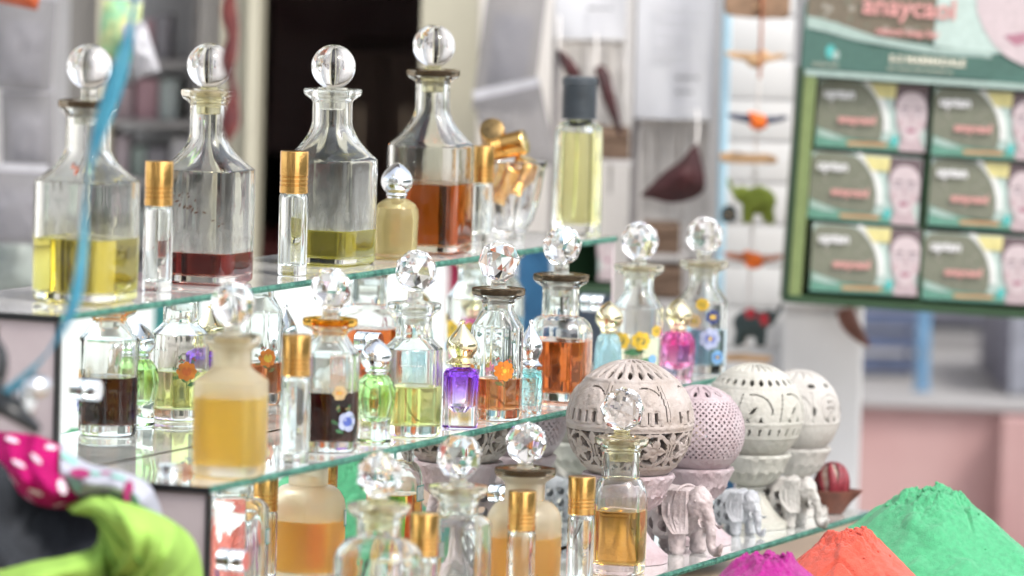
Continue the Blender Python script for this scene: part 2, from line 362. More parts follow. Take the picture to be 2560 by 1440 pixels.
# ------------------------------------------------------------------ stepped mirror display
LEN = 0.838; TH = 0.0036
st = thing('display_stand', 'three stepped display stand of mirror glass with green shelf edges', 'display stand', (0, 0, TABLE_Z))
def sz(z): return z - TABLE_Z                    # heights inside the stand's own frame
steps = [(0.09, 0.096, 0.205), (0.0, 0.0, 0.0975), (-0.09, -0.100, -0.0005)]   # shelf top, front edge, back edge
for i, (z, y0, y1) in enumerate(steps):
    box('mirror_shelf', (-0.006, y0 + 0.0022, sz(z - TH)), (LEN, y1, sz(z)), 'dusty_mirror', st)
    # front edge strip of ground glass, slightly uneven
    V = []; F = []; N = 120
    rnd = random.Random(i)
    for k in range(N + 1):
        x = -0.006 + (LEN + 0.006) * k / N; j = rnd.uniform(-0.00025, 0.00025) + (-0.0006 if rnd.random() < 0.08 else 0)
        V += [(x, y0 + 0.0021, sz(z) - 0.0001), (x, y0 + 0.0004 - j, sz(z) - 0.0002 + j * .4), (x, y0 - 0.0002 - j * .6, sz(z - TH * .5)), (x, y0 + 0.0004, sz(z - TH)), (x, y0 + 0.0021, sz(z - TH) + 0.0001)]
    for k in range(N):
        a = k * 5; c = a + 5
        for q in range(4): F.append((a + q, a + q + 1, c + q + 1, c + q))
    mesh_obj('glass_edge', V, F, 'glass_edge', st, smooth=None)
    # riser mirror below the front edge
    zb = z - 0.0865 if i < 2 else TABLE_Z + 0.001
    box('riser_mirror', (0.0, y0 + 0.003, sz(zb if i == 2 else z - 0.0895)), (LEN - 0.002, y0 + 0.007, sz(z - TH - 0.0003)), 'mirror', st)
    # black tape round the left end and down the edge of the end panel
    box('edge_tape', (-0.0078, y0 + 0.0012, sz(z - TH - 0.0004)), (-0.0061, y1 - 0.003, sz(z - 0.0001)), 'tape_black', st)
    for (ty, tl) in ((0.060, 0.006), (0.0475, 0.002), (0.041, 0.002)):
        box('tape_nick', (-0.0083, y0 + ty, sz(z - TH + 0.0004)), (-0.0079, y0 + ty + tl, sz(z - 0.0006)), 'tape_nick', st)
    box('panel_edge_tape', (-0.0067, y0 + 0.0008, sz(zb)), (-0.0021, y0 + 0.0029, sz(z - TH - 0.0006)), 'tape_black', st)
for x0 in (-0.006, LEN - 0.0019):
    pts = [(-0.097, TABLE_Z + 0.001), (-0.097, -0.09 - TH - 0.0006), (0.003, -0.09 - TH - 0.0006), (0.003, -TH - 0.0006), (0.099, -TH - 0.0006), (0.099, 0.09 - TH - 0.0006), (0.2045, 0.09 - TH - 0.0006), (0.2045, TABLE_Z + 0.001)]
    bm = bmesh.new()
    a = [bm.verts.new((x0, y, sz(z))) for y, z in pts]; c = [bm.verts.new((x0 + 0.0039, y, sz(z))) for y, z in pts]
    bm.faces.new(a); bm.faces.new(list(reversed(c)))
    for i in range(len(pts)): bm.faces.new((a[i], c[i], c[(i + 1) % len(pts)], a[(i + 1) % len(pts)]))
    ep = bm_obj('end_panel', bm, 'laminate', st, None)
    if x0 < 0:
        for (y, z0, z1) in ((0.0335, -0.2, -0.006), (0.134, -0.2, 0.083), (-0.060, -0.2, -0.097), (0.168, -0.2, 0.083)):
            s_ = box('panel_seam', (x0 - 0.0003, y, sz(z0)), (x0 - 0.0001, y + 0.0006, sz(z1)), 'laminate_seam', ep)
box('back_panel', (-0.002, 0.2005, sz(TABLE_Z + 0.001)), (LEN - 0.002, 0.2040, sz(0.09 - TH - 0.0006)), 'plywood', st)
# chrome studs that hold the mirrors
def stud(p, axis, rad=0.0062, h=0.008):
    o = lathe('mirror_stud', [(rad * 0.96, 0), (rad, 0.0005), (rad, h * 0.45), (rad * 0.93, h * 0.47), (rad * 0.93, h * 0.53), (rad, h * 0.55), (rad, h - 0.0006), (rad * 0.9, h)], 'chrome', st, n=28)
    o.location = (p[0], p[1], sz(p[2]))
    if axis == 'y': o.rotation_euler = (R(90), 0, 0)
for x in (0.034, 0.423, 0.803):
    stud((x, 0.0988, 0.045), 'y'); stud((x - 0.004, 0.0028, -0.045), 'y'); stud((x, -0.0972, -0.145), 'y')
stud((0.029, 0.043, 0.0002), 'z', 0.0070, 0.0065); stud((0.806, 0.160, 0.0902), 'z', 0.006, 0.007); stud((0.035, 0.168, 0.0902), 'z', 0.007, 0.007)

# ------------------------------------------------------------------ bottles
def bottle_rings(w, body, sh, neck, lipz, lipr, ch, tb, shp, wall, base, n=64):
    """outer rings, inner rings (bottom to top) as (z, r, t); metres"""
    o = [(0.0, w * 0.90, tb), (0.0008, w * 0.955, tb), (0.0026, w * 0.985, tb), (body * 0.5, w, tb), (body - 0.002, w, tb), (body, w * 0.99, tb)]
    K = 9; inn = []
    for k in range(1, K + 1):
        s = k / K
        if shp == 'concave': f = (1 - s) ** 1.75
        elif shp == 'slope': f = (1 - s) ** 1.12
        else: f = math.sqrt(max(0.0, 1 - s * s)) if s < 0.999 else 0.0
        tt = tb * (1 - s) ** 0.8
        o.append((body + sh * s, neck + (w * 0.99 - neck) * f, tt))
    o += [(lipz - 0.0086, neck * 1.0, 0), (lipz - 0.0070, neck * 1.10, 0), (lipz - 0.0056, neck + (lipr - neck) * 0.55, 0), (lipz - 0.0044, neck + (lipr - neck) * 0.86, 0), (lipz - 0.0030, lipr * 0.985, 0), (lipz - 0.0016, lipr, 0), (lipz - 0.0006, lipr * 0.985, 0), (lipz - 0.0001, lipr * 0.94, 0)]
    ir = neck * 0.70
    inn = [(base, (w - wall) * 0.90, tb), (base + 0.0015, w - wall, tb), (body - 0.0005, w - wall, tb)]
    for k in range(1, K + 1):
        s = k / K
        if shp == 'concave': f = (1 - s) ** 1.75
        elif shp == 'slope': f = (1 - s) ** 1.12
        else: f = math.sqrt(max(0.0, 1 - s * s)) if s < 0.999 else 0.0
        tt = tb * (1 - s) ** 0.8
        inn.append((body + (sh - 0.0005) * s - 0.0005 * (1 - s), ir + (w - wall - ir) * f, tt))
    inn += [(lipz - 0.006, ir, 0), (lipz - 0.0004, ir * 1.16, 0)]
    return o, inn
def decanter(label, u, v, zs, bw, body, sh, neckw, liph, lipw, ballc, balld, liq=None, lvl=0.0, rot=0.0, ch=0.3, tb=1.0, shp='slope', gm='clear_glass', plug='ground_glass', rim=None, facet=True, base=0.006, wall=0.0021, dxy=(0, 0), group=None, name='perfume_decanter', lean=0.0, film=None, filmh=60):
    """all sizes in photograph pixels at the bottle's own distance"""
    p = plane_pt(u, v, 2, zs); k = 1 / ppm(p)
    p = Vector((p.x + dxy[0], p.y + dxy[1], zs + 0.0003))
    t = thing(name, label, 'perfume bottle', p, R(rot), group)
    w = bw * k / 2; lz = liph * k; nr = neckw * k / 2; lr = lipw * k / 2
    o, inn = bottle_rings(w, body * k, sh * k, nr, lz, lr, ch, tb, shp, wall, base)
    inner = list(inn)
    if liq:
        L = []; zt = lvl * k
        for q, (z, r, tt) in enumerate(inn):
            if z < zt: L.append((z, r, tt))
            else:
                z0, r0, t0 = L[-1]; f = (zt - z0) / (z - z0)
                L.append((zt, r0 + (r - r0) * f, t0 + (tt - t0) * f)); inner = [L[-1]] + inn[q:]; break
        pour('oil', [ring(z, r, tt, ch) for z, r, tt in L], liq, t)
        if film:
            Fr = []; zE = zt + filmh * k
            for z, r, tt in [L[-1]] + inner[1:]:
                if z > zE: break
                Fr.append((z, r - 0.00015, tt))
            if len(Fr) < 2: Fr.append((zE, Fr[0][1], Fr[0][2]))
            else: Fr.append((zE, Fr[-1][1], Fr[-1][2])) if zE - Fr[-1][0] > 0.001 and zE < body * k else None
            Fr = [(Fr[0][0] + (Fr[-1][0] - Fr[0][0]) * q / 8, 0, 0) for q in range(9)] if False else Fr
            V, F = loft([ring(z, r, tt, ch) for z, r, tt in Fr], False, False); fo = mesh_obj('oil_film', V, F, film, t, 50.0)
            fa = fo.data.attributes.new('fade', 'FLOAT', 'POINT'); z0 = Fr[0][0]; z1 = Fr[-1][0]
            fa.data.foreach_set('value', [max(0.0, 1 - (v_[2] - z0) / (z1 - z0)) for v_ in V])
    V, F = loft([ring(z, r, tt, ch) for z, r, tt in o] + [ring(z, r, tt, ch) for z, r, tt in reversed(inner)], True, not liq)
    gb = mesh_obj('glass_body', V, F, gm, t, 38.0)
    ir = nr * 0.70; cb = ballc * k; rb = balld * k / 2
    sr = rb * 0.36
    s_ = lathe('stopper', [(ir * 0.84, lz - 0.0135), (ir * 0.90, lz - 0.0130), (ir * 0.965, lz - 0.0065), (ir * 1.06, lz - 0.001), (ir * 1.04, lz + 0.0006), (sr * 1.1, lz + 0.0012), (sr, lz + 0.0022), (sr, cb - rb * 0.90)], plug, t, n=36)
    s_.rotation_euler = (0, R(lean), 0)
    sphere('ball', rb, 'crystal', s_, (0, 0, cb), facet=facet, seg=40, rot=(R(random.uniform(0, 40)), R(random.uniform(0, 40)), R(random.uniform(0, 70))) if facet else (0, 0, 0))
    if rim:
        V, F = loft([ring(lz + 0.0001, ir * 1.17, 0), ring(lz + 0.0009, ir * 1.20, 0), ring(lz + 0.0011, lr * 0.86, 0), ring(lz + 0.0006, lr * 0.995, 0), ring(lz - 0.0008, lr * 1.012, 0), ring(lz - 0.0030, lr * 0.998, 0), ring(lz - 0.0030, lr * 0.988, 0), ring(lz - 0.0001, lr * 0.945, 0)], False, False)
        nn = 80; F += [(7 * nn + q, 7 * nn + (q + 1) % nn, (q + 1) % nn, q) for q in range(nn)]
        mesh_obj('stained_rim', V, F, rim, t, 40.0)
    t['_w'] = w; t['_ch'] = ch; t['_tb'] = tb
    return t, k
def decal(name, t, az, z, polys, mats, fm, off=0.00035):
    """print on a bottle: outlines in metres along the surface (right, up) around azimuth az (degrees, world)"""
    w, ch, tb = t['_w'], t['_ch'], t['_tb']; V = []; F = []
    a0 = R(az) - t.rotation_euler.z
    for j, pl in enumerate(polys):
        b0 = len(V)
        for (s, h) in pl:
            a = a0 + s / w; r = w * sqf(a, tb, ch) + off + 0.00012 * (j % 3)
            V.append((r * math.cos(a), r * math.sin(a), z + h))
        cx = sum(q[0] for q in pl) / len(pl); cz = sum(q[1] for q in pl) / len(pl)
        a = a0 + cx / w; r = w * sqf(a, tb, ch) + off + 0.00012 * (j % 3); V.append((r * math.cos(a), r * math.sin(a), z + cz)); c = len(V) - 1
        for i in range(len(pl)): F.append((c, b0 + i, b0 + (i + 1) % len(pl)))
    fmx = []
    for j, pl in enumerate(polys): fmx += [fm[j]] * len(pl)
    return mesh_obj(name, V, F, None, t, None, mats=mats, fmat=fmx)
def petals(cx, cz, r, n, rin=0.2, wid=1.12, rot=0.0):
    out = []
    for k in range(n):
        a = rot + 2 * math.pi * k / n; hw = math.pi / n * wid
        pts = [(cx + r * rin * math.cos(a - hw * .5), cz + r * rin * math.sin(a - hw * .5))]
        for q in (-1.0, -0.75, -0.4, 0, 0.4, 0.75, 1.0):
            rr = r * (1 - 0.22 * q * q)
            pts.append((cx + rr * math.cos(a + hw * q), cz + rr * math.sin(a + hw * q)))
        pts.append((cx + r * rin * math.cos(a + hw * .5), cz + r * rin * math.sin(a + hw * .5)))
        out.append(pts)
    return out
def disc(cx, cz, r, n=12): return [(cx + r * math.cos(2 * math.pi * k / n), cz + r * math.sin(2 * math.pi * k / n)) for k in range(n)]
def leaf(cx, cz, l, wd, ang):
    c, s = math.cos(R(ang)), math.sin(R(ang)); o = []
    for (x, y) in ((0, 0), (.2, .6), (.45, 1), (.7, .75), (1, 0), (.7, -.75), (.45, -1), (.2, -.6)):
        X, Y = x * l, y * wd / 2; o.append((cx + X * c - Y * s, cz + X * s + Y * c))
    return o
def stem_line(pts, wd):
    o = []
    for (x, y) in pts: o.append((x - wd / 2, y))
    for (x, y) in reversed(pts): o.append((x + wd / 2, y))
    return o
for nm, c_ in dict(print_orange=(0.85, 0.24, 0.02), print_yellow=(0.85, 0.55, 0.05), print_centre=(0.75, 0.15, 0.02), print_green=(0.06, 0.20, 0.08), print_olive=(0.18, 0.18, 0.06), print_red=(0.6, 0.05, 0.06),
                   print_lilac=(0.48, 0.53, 0.74), print_blue=(0.09, 0.14, 0.50), print_skyblue=(0.20, 0.42, 0.72), print_brown=(0.12, 0.05, 0.02), print_buff=(0.62, 0.44, 0.22), print_navy=(0.03, 0.05, 0.20), print_white=(0.8, 0.8, 0.78), print_teal=(0.10, 0.45, 0.40)).items():
    pbr(nm, tuple(q * 0.66 for q in c_), 0.5, 0, var=0.12, scale=300)
FACE = -157.0                                    # azimuth that faces the lens
def flower_print(t, az, z, r, pc, cc, n=8, sx=0.0):
    a = decal('flower_print', t, az, z, petals(sx, 0, r, n) + [disc(sx, 0, r * 0.46), disc(sx, 0, r * 0.18)], [pc, cc, 'print_yellow'], [0] * n + [1, 2], 0.00055)
    return a
def spray_print(t, az, z, s, m1='print_green', m2='print_red'):
    pl = []; fm = []
    for (x0, z0, ang) in ((-4.5, 6, 100), (3.5, 6.5, 70), (5.0, 0.5, 20), (-5.5, -4, 150), (4.5, -4.5, -10)):
        for q in range(4):
            d = 1.5 * q
            bx = x0 + d * math.cos(R(ang)); bz = z0 + d * math.sin(R(ang))
            for sg in (-38, 38): pl.append([(a * s, b_ * s) for a, b_ in leaf(bx, bz, 2.1, 1.0, ang + sg)]); fm.append(0)
    for (x0, z0) in ((2.2, 8.5), (4.0, 9.2), (5.4, 7.8), (-6.2, 9.0), (-4.9, 10.1)): pl.append([(a * s, b_ * s) for a, b_ in disc(x0, z0, 0.75, 8)]); fm.append(1)
    pl.append([(a * s, b_ * s) for a, b_ in stem_line([(0, -4), (-0.6, -8), (-0.2, -13)], 0.45)]); fm.append(0)
    pl.append([(a * s, b_ * s) for a, b_ in leaf(-0.6, -11.5, 7.5, 3.4, 160)]); fm.append(0)
    pl.append([(a * s, b_ * s) for a, b_ in leaf(0, -9, 5.5, 2.0, 35)]); fm.append(0)
    return decal('leaf_print', t, az, z, pl, [m1, m2], fm, 0.0004)

# ---- top shelf: square decanters with smooth ball stoppers
ZT, ZM, ZL = 0.09, 0.0, -0.09
T1, k = decanter('square decanter half full of yellow oil, round stopper, leftmost on top shelf', 212, 752, ZT, 213, 300, 82, 112, 497, 152, 584, 114, 'oil_yellow', 158, film='film_yellow', filmh=70, rot=-3, ch=0.17, shp='concave', gm='old_glass', rim='brown_rim', facet=False, base=0.0052)
T3, k = decanter('square decanter with a little dark red oil and worn brown script', 512, 706, ZT, 200, 282, 88, 92, 478, 138, 541, 114, 'oil_red', 78, film='film_grey', filmh=150, rot=2, ch=0.17, shp='concave', gm='old_glass', plug='ground_glass_yellow', rim='pale_rim', facet=False, base=0.0052)
T5, k = decanter('square decanter with low olive green oil before the dark doorway', 822, 660, ZT, 190, 262, 92, 100, 438, 147, 492, 111, 'oil_olive', 88, film='film_grey', filmh=150, rot=-2, ch=0.17, shp='concave', gm='old_glass', rim=None, facet=False, base=0.0052)
T7, k = decanter('tallest square decanter two thirds full of amber oil, dark stained rim', 1072, 630, ZT, 183, 268, 94, 86, 452, 132, 514, 106, 'oil_cognac', 172, film='film_amber', filmh=40, rot=3, ch=0.17, shp='concave', gm='old_glass', plug='ground_glass_yellow', rim='brown_rim', facet=False, base=0.0052)
# worn script on the second decanter
rnd = random.Random(5); pl = []
for k_ in range(26):
    x = rnd.uniform(-0.013, 0.016); z = -0.2 * x + rnd.uniform(-0.006, 0.006) - (0.005 if x > 0.004 else 0); l = rnd.uniform(0.001, 0.0035)
    pl.append(leaf(x, z, l, l * 0.35, rnd.choice((20, 55, 60, 70, -20))))
decal('worn_script', T3, -172, 0.0475, pl, ['print_brown'], [0] * len(pl))

# ---- middle shelf: small decanters with faceted stoppers
M1, k = decanter('frosted decanter of cloudy orange oil at the near end of middle shelf', 573, 1188, ZM, 172, 238, 34, 98, 348, 140, 428, 117, 'oil_orange', 196, ch=0.30, tb=0.8, gm='frosted_glass', plug='ground_glass', rim='pale_rim', base=0.0062, rot=10)
M3, k = decanter('decanter of near black oil with amber neck and pale blue flower', 818, 1126, ZM, 146, 245, 45, 85, 327, 137, 403, 111, 'oil_black', 148, film='film_cream', filmh=50, ch=0.586, rim='amber_rim', base=0.0062, rot=9, gm='clear_glass')
M5, k = decanter('clear decanter of pale lime oil with a tilted lip', 1028, 1088, ZM, 143, 218, 28, 90, 332, 135, 410, 109, 'oil_lime', 124, film='film_yellow', filmh=40, ch=0.586, rim=None, base=0.0066, rot=7, lean=1.0)
M7, k = decanter('clear decanter with orange flower print above amber oil, dark rim', 1238, 1048, ZM, 128, 232, 42, 80, 325, 133, 395, 108, 'oil_amber', 104, ch=0.586, rim='brown_rim', base=0.0066, rot=14)
M9, k = decanter('broad plain decanter mostly full of amber oil, brown rimmed', 1395, 1000, ZM, 152, 172, 38, 92, 312, 140, 386, 103, 'oil_amber', 150, ch=0.42, shp='round', rim='brown_rim', base=0.0055, rot=6)
M11, k = decanter('clear decanter with large yellow flower prints and pale yellow oil', 1590, 952, ZM, 124, 185, 40, 74, 288, 126, 349, 100, 'oil_pale', 110, ch=0.586, rim='pale_rim', base=0.006, rot=10)
M13, k = decanter('decanter of teal blue oil with blue flower print, farthest on middle shelf', 1752, 932, ZM, 122, 180, 40, 72, 278, 122, 342, 97, 'oil_teal', 110, ch=0.586, rim='pale_rim', base=0.006, rot=10)
flower_print(M3, -116, 0.0185, 0.0062, 'print_lilac', 'print_blue', 5)
spray_print(M3, -124, 0.020, 0.0007, 'print_green', 'print_buff'); flower_print(M3, -134, 0.0355, 0.0046, 'print_buff', 'print_orange', 6)
flower_print(M5, 140, 0.031, 0.0062, 'print_orange', 'print_centre', 8); spray_print(M5, 140, 0.031, 0.00078)
decal('rubbed_lettering', M5, -160, 0.043, [leaf(x * 0.0017 - 0.006, 0, 0.0012, 0.0010, 75 + (x % 3) * 12) for x in range(8)], ['print_white'], [0] * 8)
flower_print(M7, -140, 0.0318, 0.0066, 'print_orange', 'print_yellow', 9, ); spray_print(M7, -140, 0.0318, 0.00078, 'print_olive', 'print_red')
flower_print(M7, 130, 0.030, 0.0060, 'print_orange', 'print_yellow', 8); spray_print(M7, 130, 0.030, 0.00075, 'print_olive', 'print_red')
for (az, z, r_) in ((-150, 0.0285, 0.0066), (-195, 0.0280, 0.0062), (-112, 0.035, 0.0040), (150, 0.028, 0.006)): flower_print(M11, az, z, r_, 'print_yellow', 'print_olive', 7)
decal('leaf_print', M11, -165, 0.020, [leaf(-0.008, 0, 0.016, 0.005, 5), leaf(0.004, -0.004, 0.012, 0.004, -10), disc(0.013, -0.004, 0.003)], ['print_green', 'print_skyblue'], [0, 0, 1])
for (az, z, r_, c1, c2) in ((-140, 0.025, 0.0078, 'print_lilac', 'print_blue'), (-135, 0.040, 0.0052, 'print_navy', 'print_yellow'), (-178, 0.037, 0.0050, 'print_buff', 'print_olive'), (-160, 0.0485, 0.0046, 'print_yellow', 'print_olive'), (-120, 0.012, 0.005, 'print_skyblue', 'print_navy')): flower_print(M13, az, z, r_, c1, c2, 7)

# ---- lower shelf decanters
L1, k = decanter('clear empty decanter at bottom of frame, nearest on lower shelf', 940, 1599, ZL, 198, 211, 46, 109, 337, 158, 411, 121, None, 0, ch=0.30, shp='round', rim='pale_rim', rot=8, plug='ground_glass_yellow', base=0.006)
L3, k = decanter('clear colourless decanter between two gold capped vials on lower shelf', 1138, 1546, ZL, 152, 236, 26, 99, 330, 148, 406, 118, 'oil_pale', 45, ch=0.30, shp='round', rim='pale_rim', rot=5, base=0.006)
L5, k = decanter('frosted decanter of milky orange oil behind a gold capped vial', 1305, 1496, ZL, 178, 196, 50, 100, 324, 152, 390, 108, 'oil_apricot', 156, ch=0.45, tb=0.75, shp='round', gm='frosted_glass', rim='brown_rim', rot=5, base=0.006)
L7, k = decanter('clear decanter two thirds full of golden yellow oil beside the carved globe', 1518, 1430, ZL, 122, 196, 44, 95, 338, 135, 410, 113, 'oil_honey', 158, film='film_yellow', filmh=30, ch=0.30, shp='round', rim='pale_rim', plug='ground_glass_yellow', rot=4, base=0.006, dxy=(-0.002, -0.008))

def stuck_label(t, az, z, w_, h_):
    decal('stuck_label', t, az, z, [[(-w_, -h_), (0, -h_), (w_, -h_), (w_, h_), (0, h_), (-w_, h_)]], ['print_white'], [0], 0.0006)
    fr = 0.0007
    decal('label_border', t, az, z, [[(-w_, h_ - fr), (0, h_ - fr), (w_, h_ - fr), (w_, h_), (0, h_), (-w_, h_)], [(-w_, -h_), (0, -h_), (w_, -h_), (w_, -h_ + fr), (0, -h_ + fr), (-w_, -h_ + fr)], [(-w_, -h_), (-w_ + fr, -h_), (-w_ + fr, h_), (-w_, h_)], [(w_ - fr, -h_), (w_, -h_), (w_, h_), (w_ - fr, h_)]], ['print_teal'], [0, 0, 0, 0], 0.0009)
stuck_label(L5, 62, 0.039, 0.0060, 0.0050); stuck_label(L7, 75, 0.040, 0.0050, 0.0050); stuck_label(L3, 60, 0.038, 0.0050, 0.0045)

# ---- gold capped roll-on vials
def vial(label, u, v, zs, capw, caph, tubew, tot, dxy=(0, 0), oil=None):
    p = plane_pt(u, v, 2, zs); k = 1 / ppm(p)
    t = thing('roll_on_vial', label, 'perfume vial', (p.x + dxy[0], p.y + dxy[1], zs + 0.0003), 0, 'gold capped roll-on vials')
    r = tubew * k / 2; H = tot * k; ch_ = caph * k; c = capw * k / 2; zc = H - ch_; ir = r * 0.66; b0 = 0.0055
    o = [(r * 0.93, 0), (r * 0.99, 0.0008), (r, 0.002), (r, 0.0045), (r * 0.975, 0.0052), (r, 0.006), (r, zc - 0.0015), (r * 0.93, zc - 0.0003), (r * 0.7, zc - 0.0001), (r * 0.7, zc + 0.004), (ir * 0.6, zc + 0.004), (ir * 0.6, zc), (ir * 0.85, zc - 0.0015), (ir, zc - 0.004), (ir, b0 + 0.002), (ir * 0.8, b0 + 0.0005), (ir * 0.3, b0)]
    lathe('glass_tube', o, 'clear_glass', t, n=40, smooth=40)
    g = [(c * 0.97, zc + 0.0002), (c, zc + 0.0006)]
    for q in range(3):
        z = zc + ch_ * (0.20 + 0.10 * q); g += [(c, z - 0.0006), (c * 0.955, z - 0.0002), (c * 0.955, z + 0.0002), (c, z + 0.0006)]
    g += [(c, H - 0.0007), (c * 0.975, H - 0.0001), (c * 0.93, H)]
    lathe('cap', g, 'gold', t, n=48, smooth=30)
    return t
vial('gold capped clear vial between the two leftmost square decanters', 392, 728, ZT, 72, 112, 74, 325)
vial('gold capped clear vial in front of the olive oil decanter', 730, 688, ZT, 72, 106, 73, 310)
vial('gold capped clear vial beside the bowl of caps on top shelf', 1193, 604, ZT, 62, 92, 58, 240, dxy=(-0.004, -0.004))
vial('gold capped clear vial on middle shelf between orange and black decanters', 735, 1158, ZM, 73, 104, 74, 322)
vial('gold capped vial at bottom edge, nearest on lower shelf', 1055, 1575, ZL, 73, 108, 73, 293)
vial('gold capped vial standing before the milky orange decanter', 1262, 1510, ZL, 70, 100, 70, 290, dxy=(-0.006, -0.012))
vial('gold capped vial standing before the golden yellow oil decanter', 1448, 1475, ZL, 69, 96, 68, 285)

# ---- little coloured bottles with metal caps
def drop_cap(t, z0, r, h, mat, kind='drop'):
    if kind == 'drop': pr = [(r * 0.62, 0), (r * 0.66, h * .03), (r * 0.62, h * .08), (r * 0.80, h * .16), (r * 0.96, h * .30), (r, h * .42), (r * 0.95, h * .56), (r * 0.80, h * .70), (r * 0.58, h * .82), (r * 0.32, h * .92), (r * 0.10, h * .985), (r * 0.02, h)]
    else: pr = [(r * 0.80, 0), (r * 0.98, h * .01), (r * 1.0, h * .04), (r * 0.80, h * .08), (r * 0.66, h * .14), (r * 0.72, h * .20), (r * 0.92, h * .30), (r, h * .40), (r * 0.93, h * .52), (r * 0.70, h * .64), (r * 0.42, h * .76), (r * 0.20, h * .86), (r * 0.10, h * .90), (r * 0.17, h * .935), (r * 0.19, h * .96), (r * 0.12, h * .99), (r * 0.02, h)]
    return lathe('cap', [(a, z0 + b_) for a, b_ in pr], mat, t, n=40, smooth=50)
def small_bottle(label, u, v, zs, prof, capr, caph, mat, capmat, capkind, t_sq=0.0, ch=0.3, rot=0.0, inner=None, flutes=0, dxy=(0, 0), name='small_perfume_bottle'):
    p = plane_pt(u, v, 2, zs); k = 1 / ppm(p)
    t = thing(name, label, 'perfume bottle', (p.x + dxy[0], p.y + dxy[1], zs + 0.0003), R(rot))
    n = 64; rings = []
    for (r, z, tq) in prof:
        rg = ring(z * k, r * k, tq * t_sq, ch, n)
        if flutes:
            rg = [(x * (1 + 0.035 * math.cos(flutes * math.atan2(y, x) + z * 0.09)), y * (1 + 0.035 * math.cos(flutes * math.atan2(y, x) + z * 0.09)), zz) for x, y, zz in rg]
        rings.append(rg)
    zt = prof[-1][1] * k
    if inner:
        for (r, z, tq) in reversed(inner): rings.append(ring(z * k, r * k, tq * t_sq, ch, n))
    V, F = loft(rings); mesh_obj('glass_body', V, F, mat, t, 28.0)
    lathe('collar', [(capr * k * 0.55, zt + 0.0002), (capr * k * 0.58, zt + 0.0006), (capr * k * 0.58, zt + 0.0018), (capr * k * 0.5, zt + 0.002)], capmat, t, n=32)
    drop_cap(t, zt + 0.0021, capr * k, caph * k, capmat, capkind)
    return t
small_bottle('cream frosted little bottle with silver teardrop cap beside amber decanter', 988, 648, ZT, [(50, 0, 1), (53, 3, 1), (54, 60, 1), (56, 105, 1), (54, 124, 1), (46, 138, .8), (34, 146, .4), (26, 150, 0)], 41, 84, 'cream_glass', 'chrome', 'drop', 0.5, 0.45, 15, inner=[(44, 14, 1), (47, 100, 1), (40, 126, .8), (16, 140, 0), (14, 150, 0)])
small_bottle('apple green waisted bottle with silver teardrop cap', 935, 1108, ZM, [(40, 0, 0), (43, 3, 0), (40, 30, 0), (39, 50, 0), (44, 75, 0), (50, 105, 0), (51, 125, 0), (46, 148, 0), (36, 164, 0), (28, 170, 0)], 41, 84, 'green_fade', 'chrome', 'drop', 0, inner=[(18, 56, 0), (30, 66, 0), (38, 110, 0), (34, 145, 0), (18, 162, 0), (16, 170, 0)])
small_bottle('violet square bottle fading to clear with gold onion cap', 1150, 1070, ZM, [(40, 0, 1), (43, 3, 1), (43, 60, 1), (43.5, 138, 1), (40, 145, .9), (28, 149, .3), (22, 151, 0)], 40, 112, 'purple_fade', 'pale_gold', 'onion', 1.0, 0.14, 20, inner=[(16, 40, .6), (30, 56, 1), (33, 130, 1), (28, 140, .8), (12, 146, 0), (11, 151, 0)])
small_bottle('pale aqua square bottle with silver onion cap', 1322, 1033, ZM, [(29, 0, 1), (31, 3, 1), (31, 84, 1), (29, 100, 1), (31, 103, 1), (29, 106, .8), (20, 108, 0)], 31, 118, 'aqua_fade', 'chrome', 'onion', 1.0, 0.2, 18, inner=[(20, 20, 1), (23, 90, 1), (10, 104, 0), (9, 108, 0)])
small_bottle('pale blue arched bottle with gold teardrop cap behind the globe', 1518, 975, ZM, [(32, 0, 1), (34, 3, 1), (34, 80, 1), (32, 115, .9), (26, 134, .6), (18, 140, 0)], 35, 75, 'sky_glass', 'pale_gold', 'drop', 1.0, 0.25, 20, inner=[(24, 14, 1), (26, 100, 1), (10, 130, 0), (9, 140, 0)])
small_bottle('hot pink ribbed bottle with gold teardrop cap beside teal decanter', 1692, 945, ZM, [(30, 0, 0), (36, 4, 0), (42, 40, 0), (44, 70, 0), (42, 96, 0), (32, 112, 0), (20, 116, 0)], 35, 76, 'pink_fade', 'pale_gold', 'drop', 0, flutes=9, inner=[(16, 24, 0), (28, 40, 0), (32, 85, 0), (14, 106, 0), (10, 116, 0)])

# ---- cologne bottle with ridged cap
p = plane_pt(1440, 588, 2, ZT); k = 1 / ppm(p)
t = thing('cologne_bottle', 'tall yellow cologne bottle with dark grey ridged cap', 'perfume bottle', (p.x, p.y, ZT + 0.0003), R(5))
def rr(z, hw, hd, ch=0.13, tt=1.0, n=80): return [(x * k, y * k, z * k) for x, y, z in ring(z, hw, tt, ch, n, ry=hd)]
o_ = [rr(0, 54, 50), rr(3, 57, 53), rr(30, 57, 53), rr(256, 54, 50), rr(268, 52, 48), rr(278, 45, 42, .2, .9), rr(284, 36, 35, .3, .4), rr(287, 32, 32, .3, 0), rr(296, 32, 32, .3, 0)]
lv_ = rr(258, 42, 38)
i_ = [rr(26, 38, 34), rr(34, 46, 42), lv_, rr(270, 38, 35, .2, .8), rr(278, 22, 22, .3, .2), rr(296, 20, 20, .3, 0)]
V, F = loft(o_ + list(reversed(i_[2:])), True, False); mesh_obj('glass_body', V, F, 'clear_glass', t, 34.0)
pour('cologne', i_[:3], 'oil_cologne', t)
pbr('dip_tube_plastic', (0.75, 0.78, 0.60), 0.4, 0)
tube('dip_tube', [(0, 0, 280 * k), (2 * k, 0, 160 * k), (-6 * k, 2 * k, 42 * k)], 3.2 * k, 'dip_tube_plastic', t, n=8)
pr = [(43, 290), (44.5, 292)]
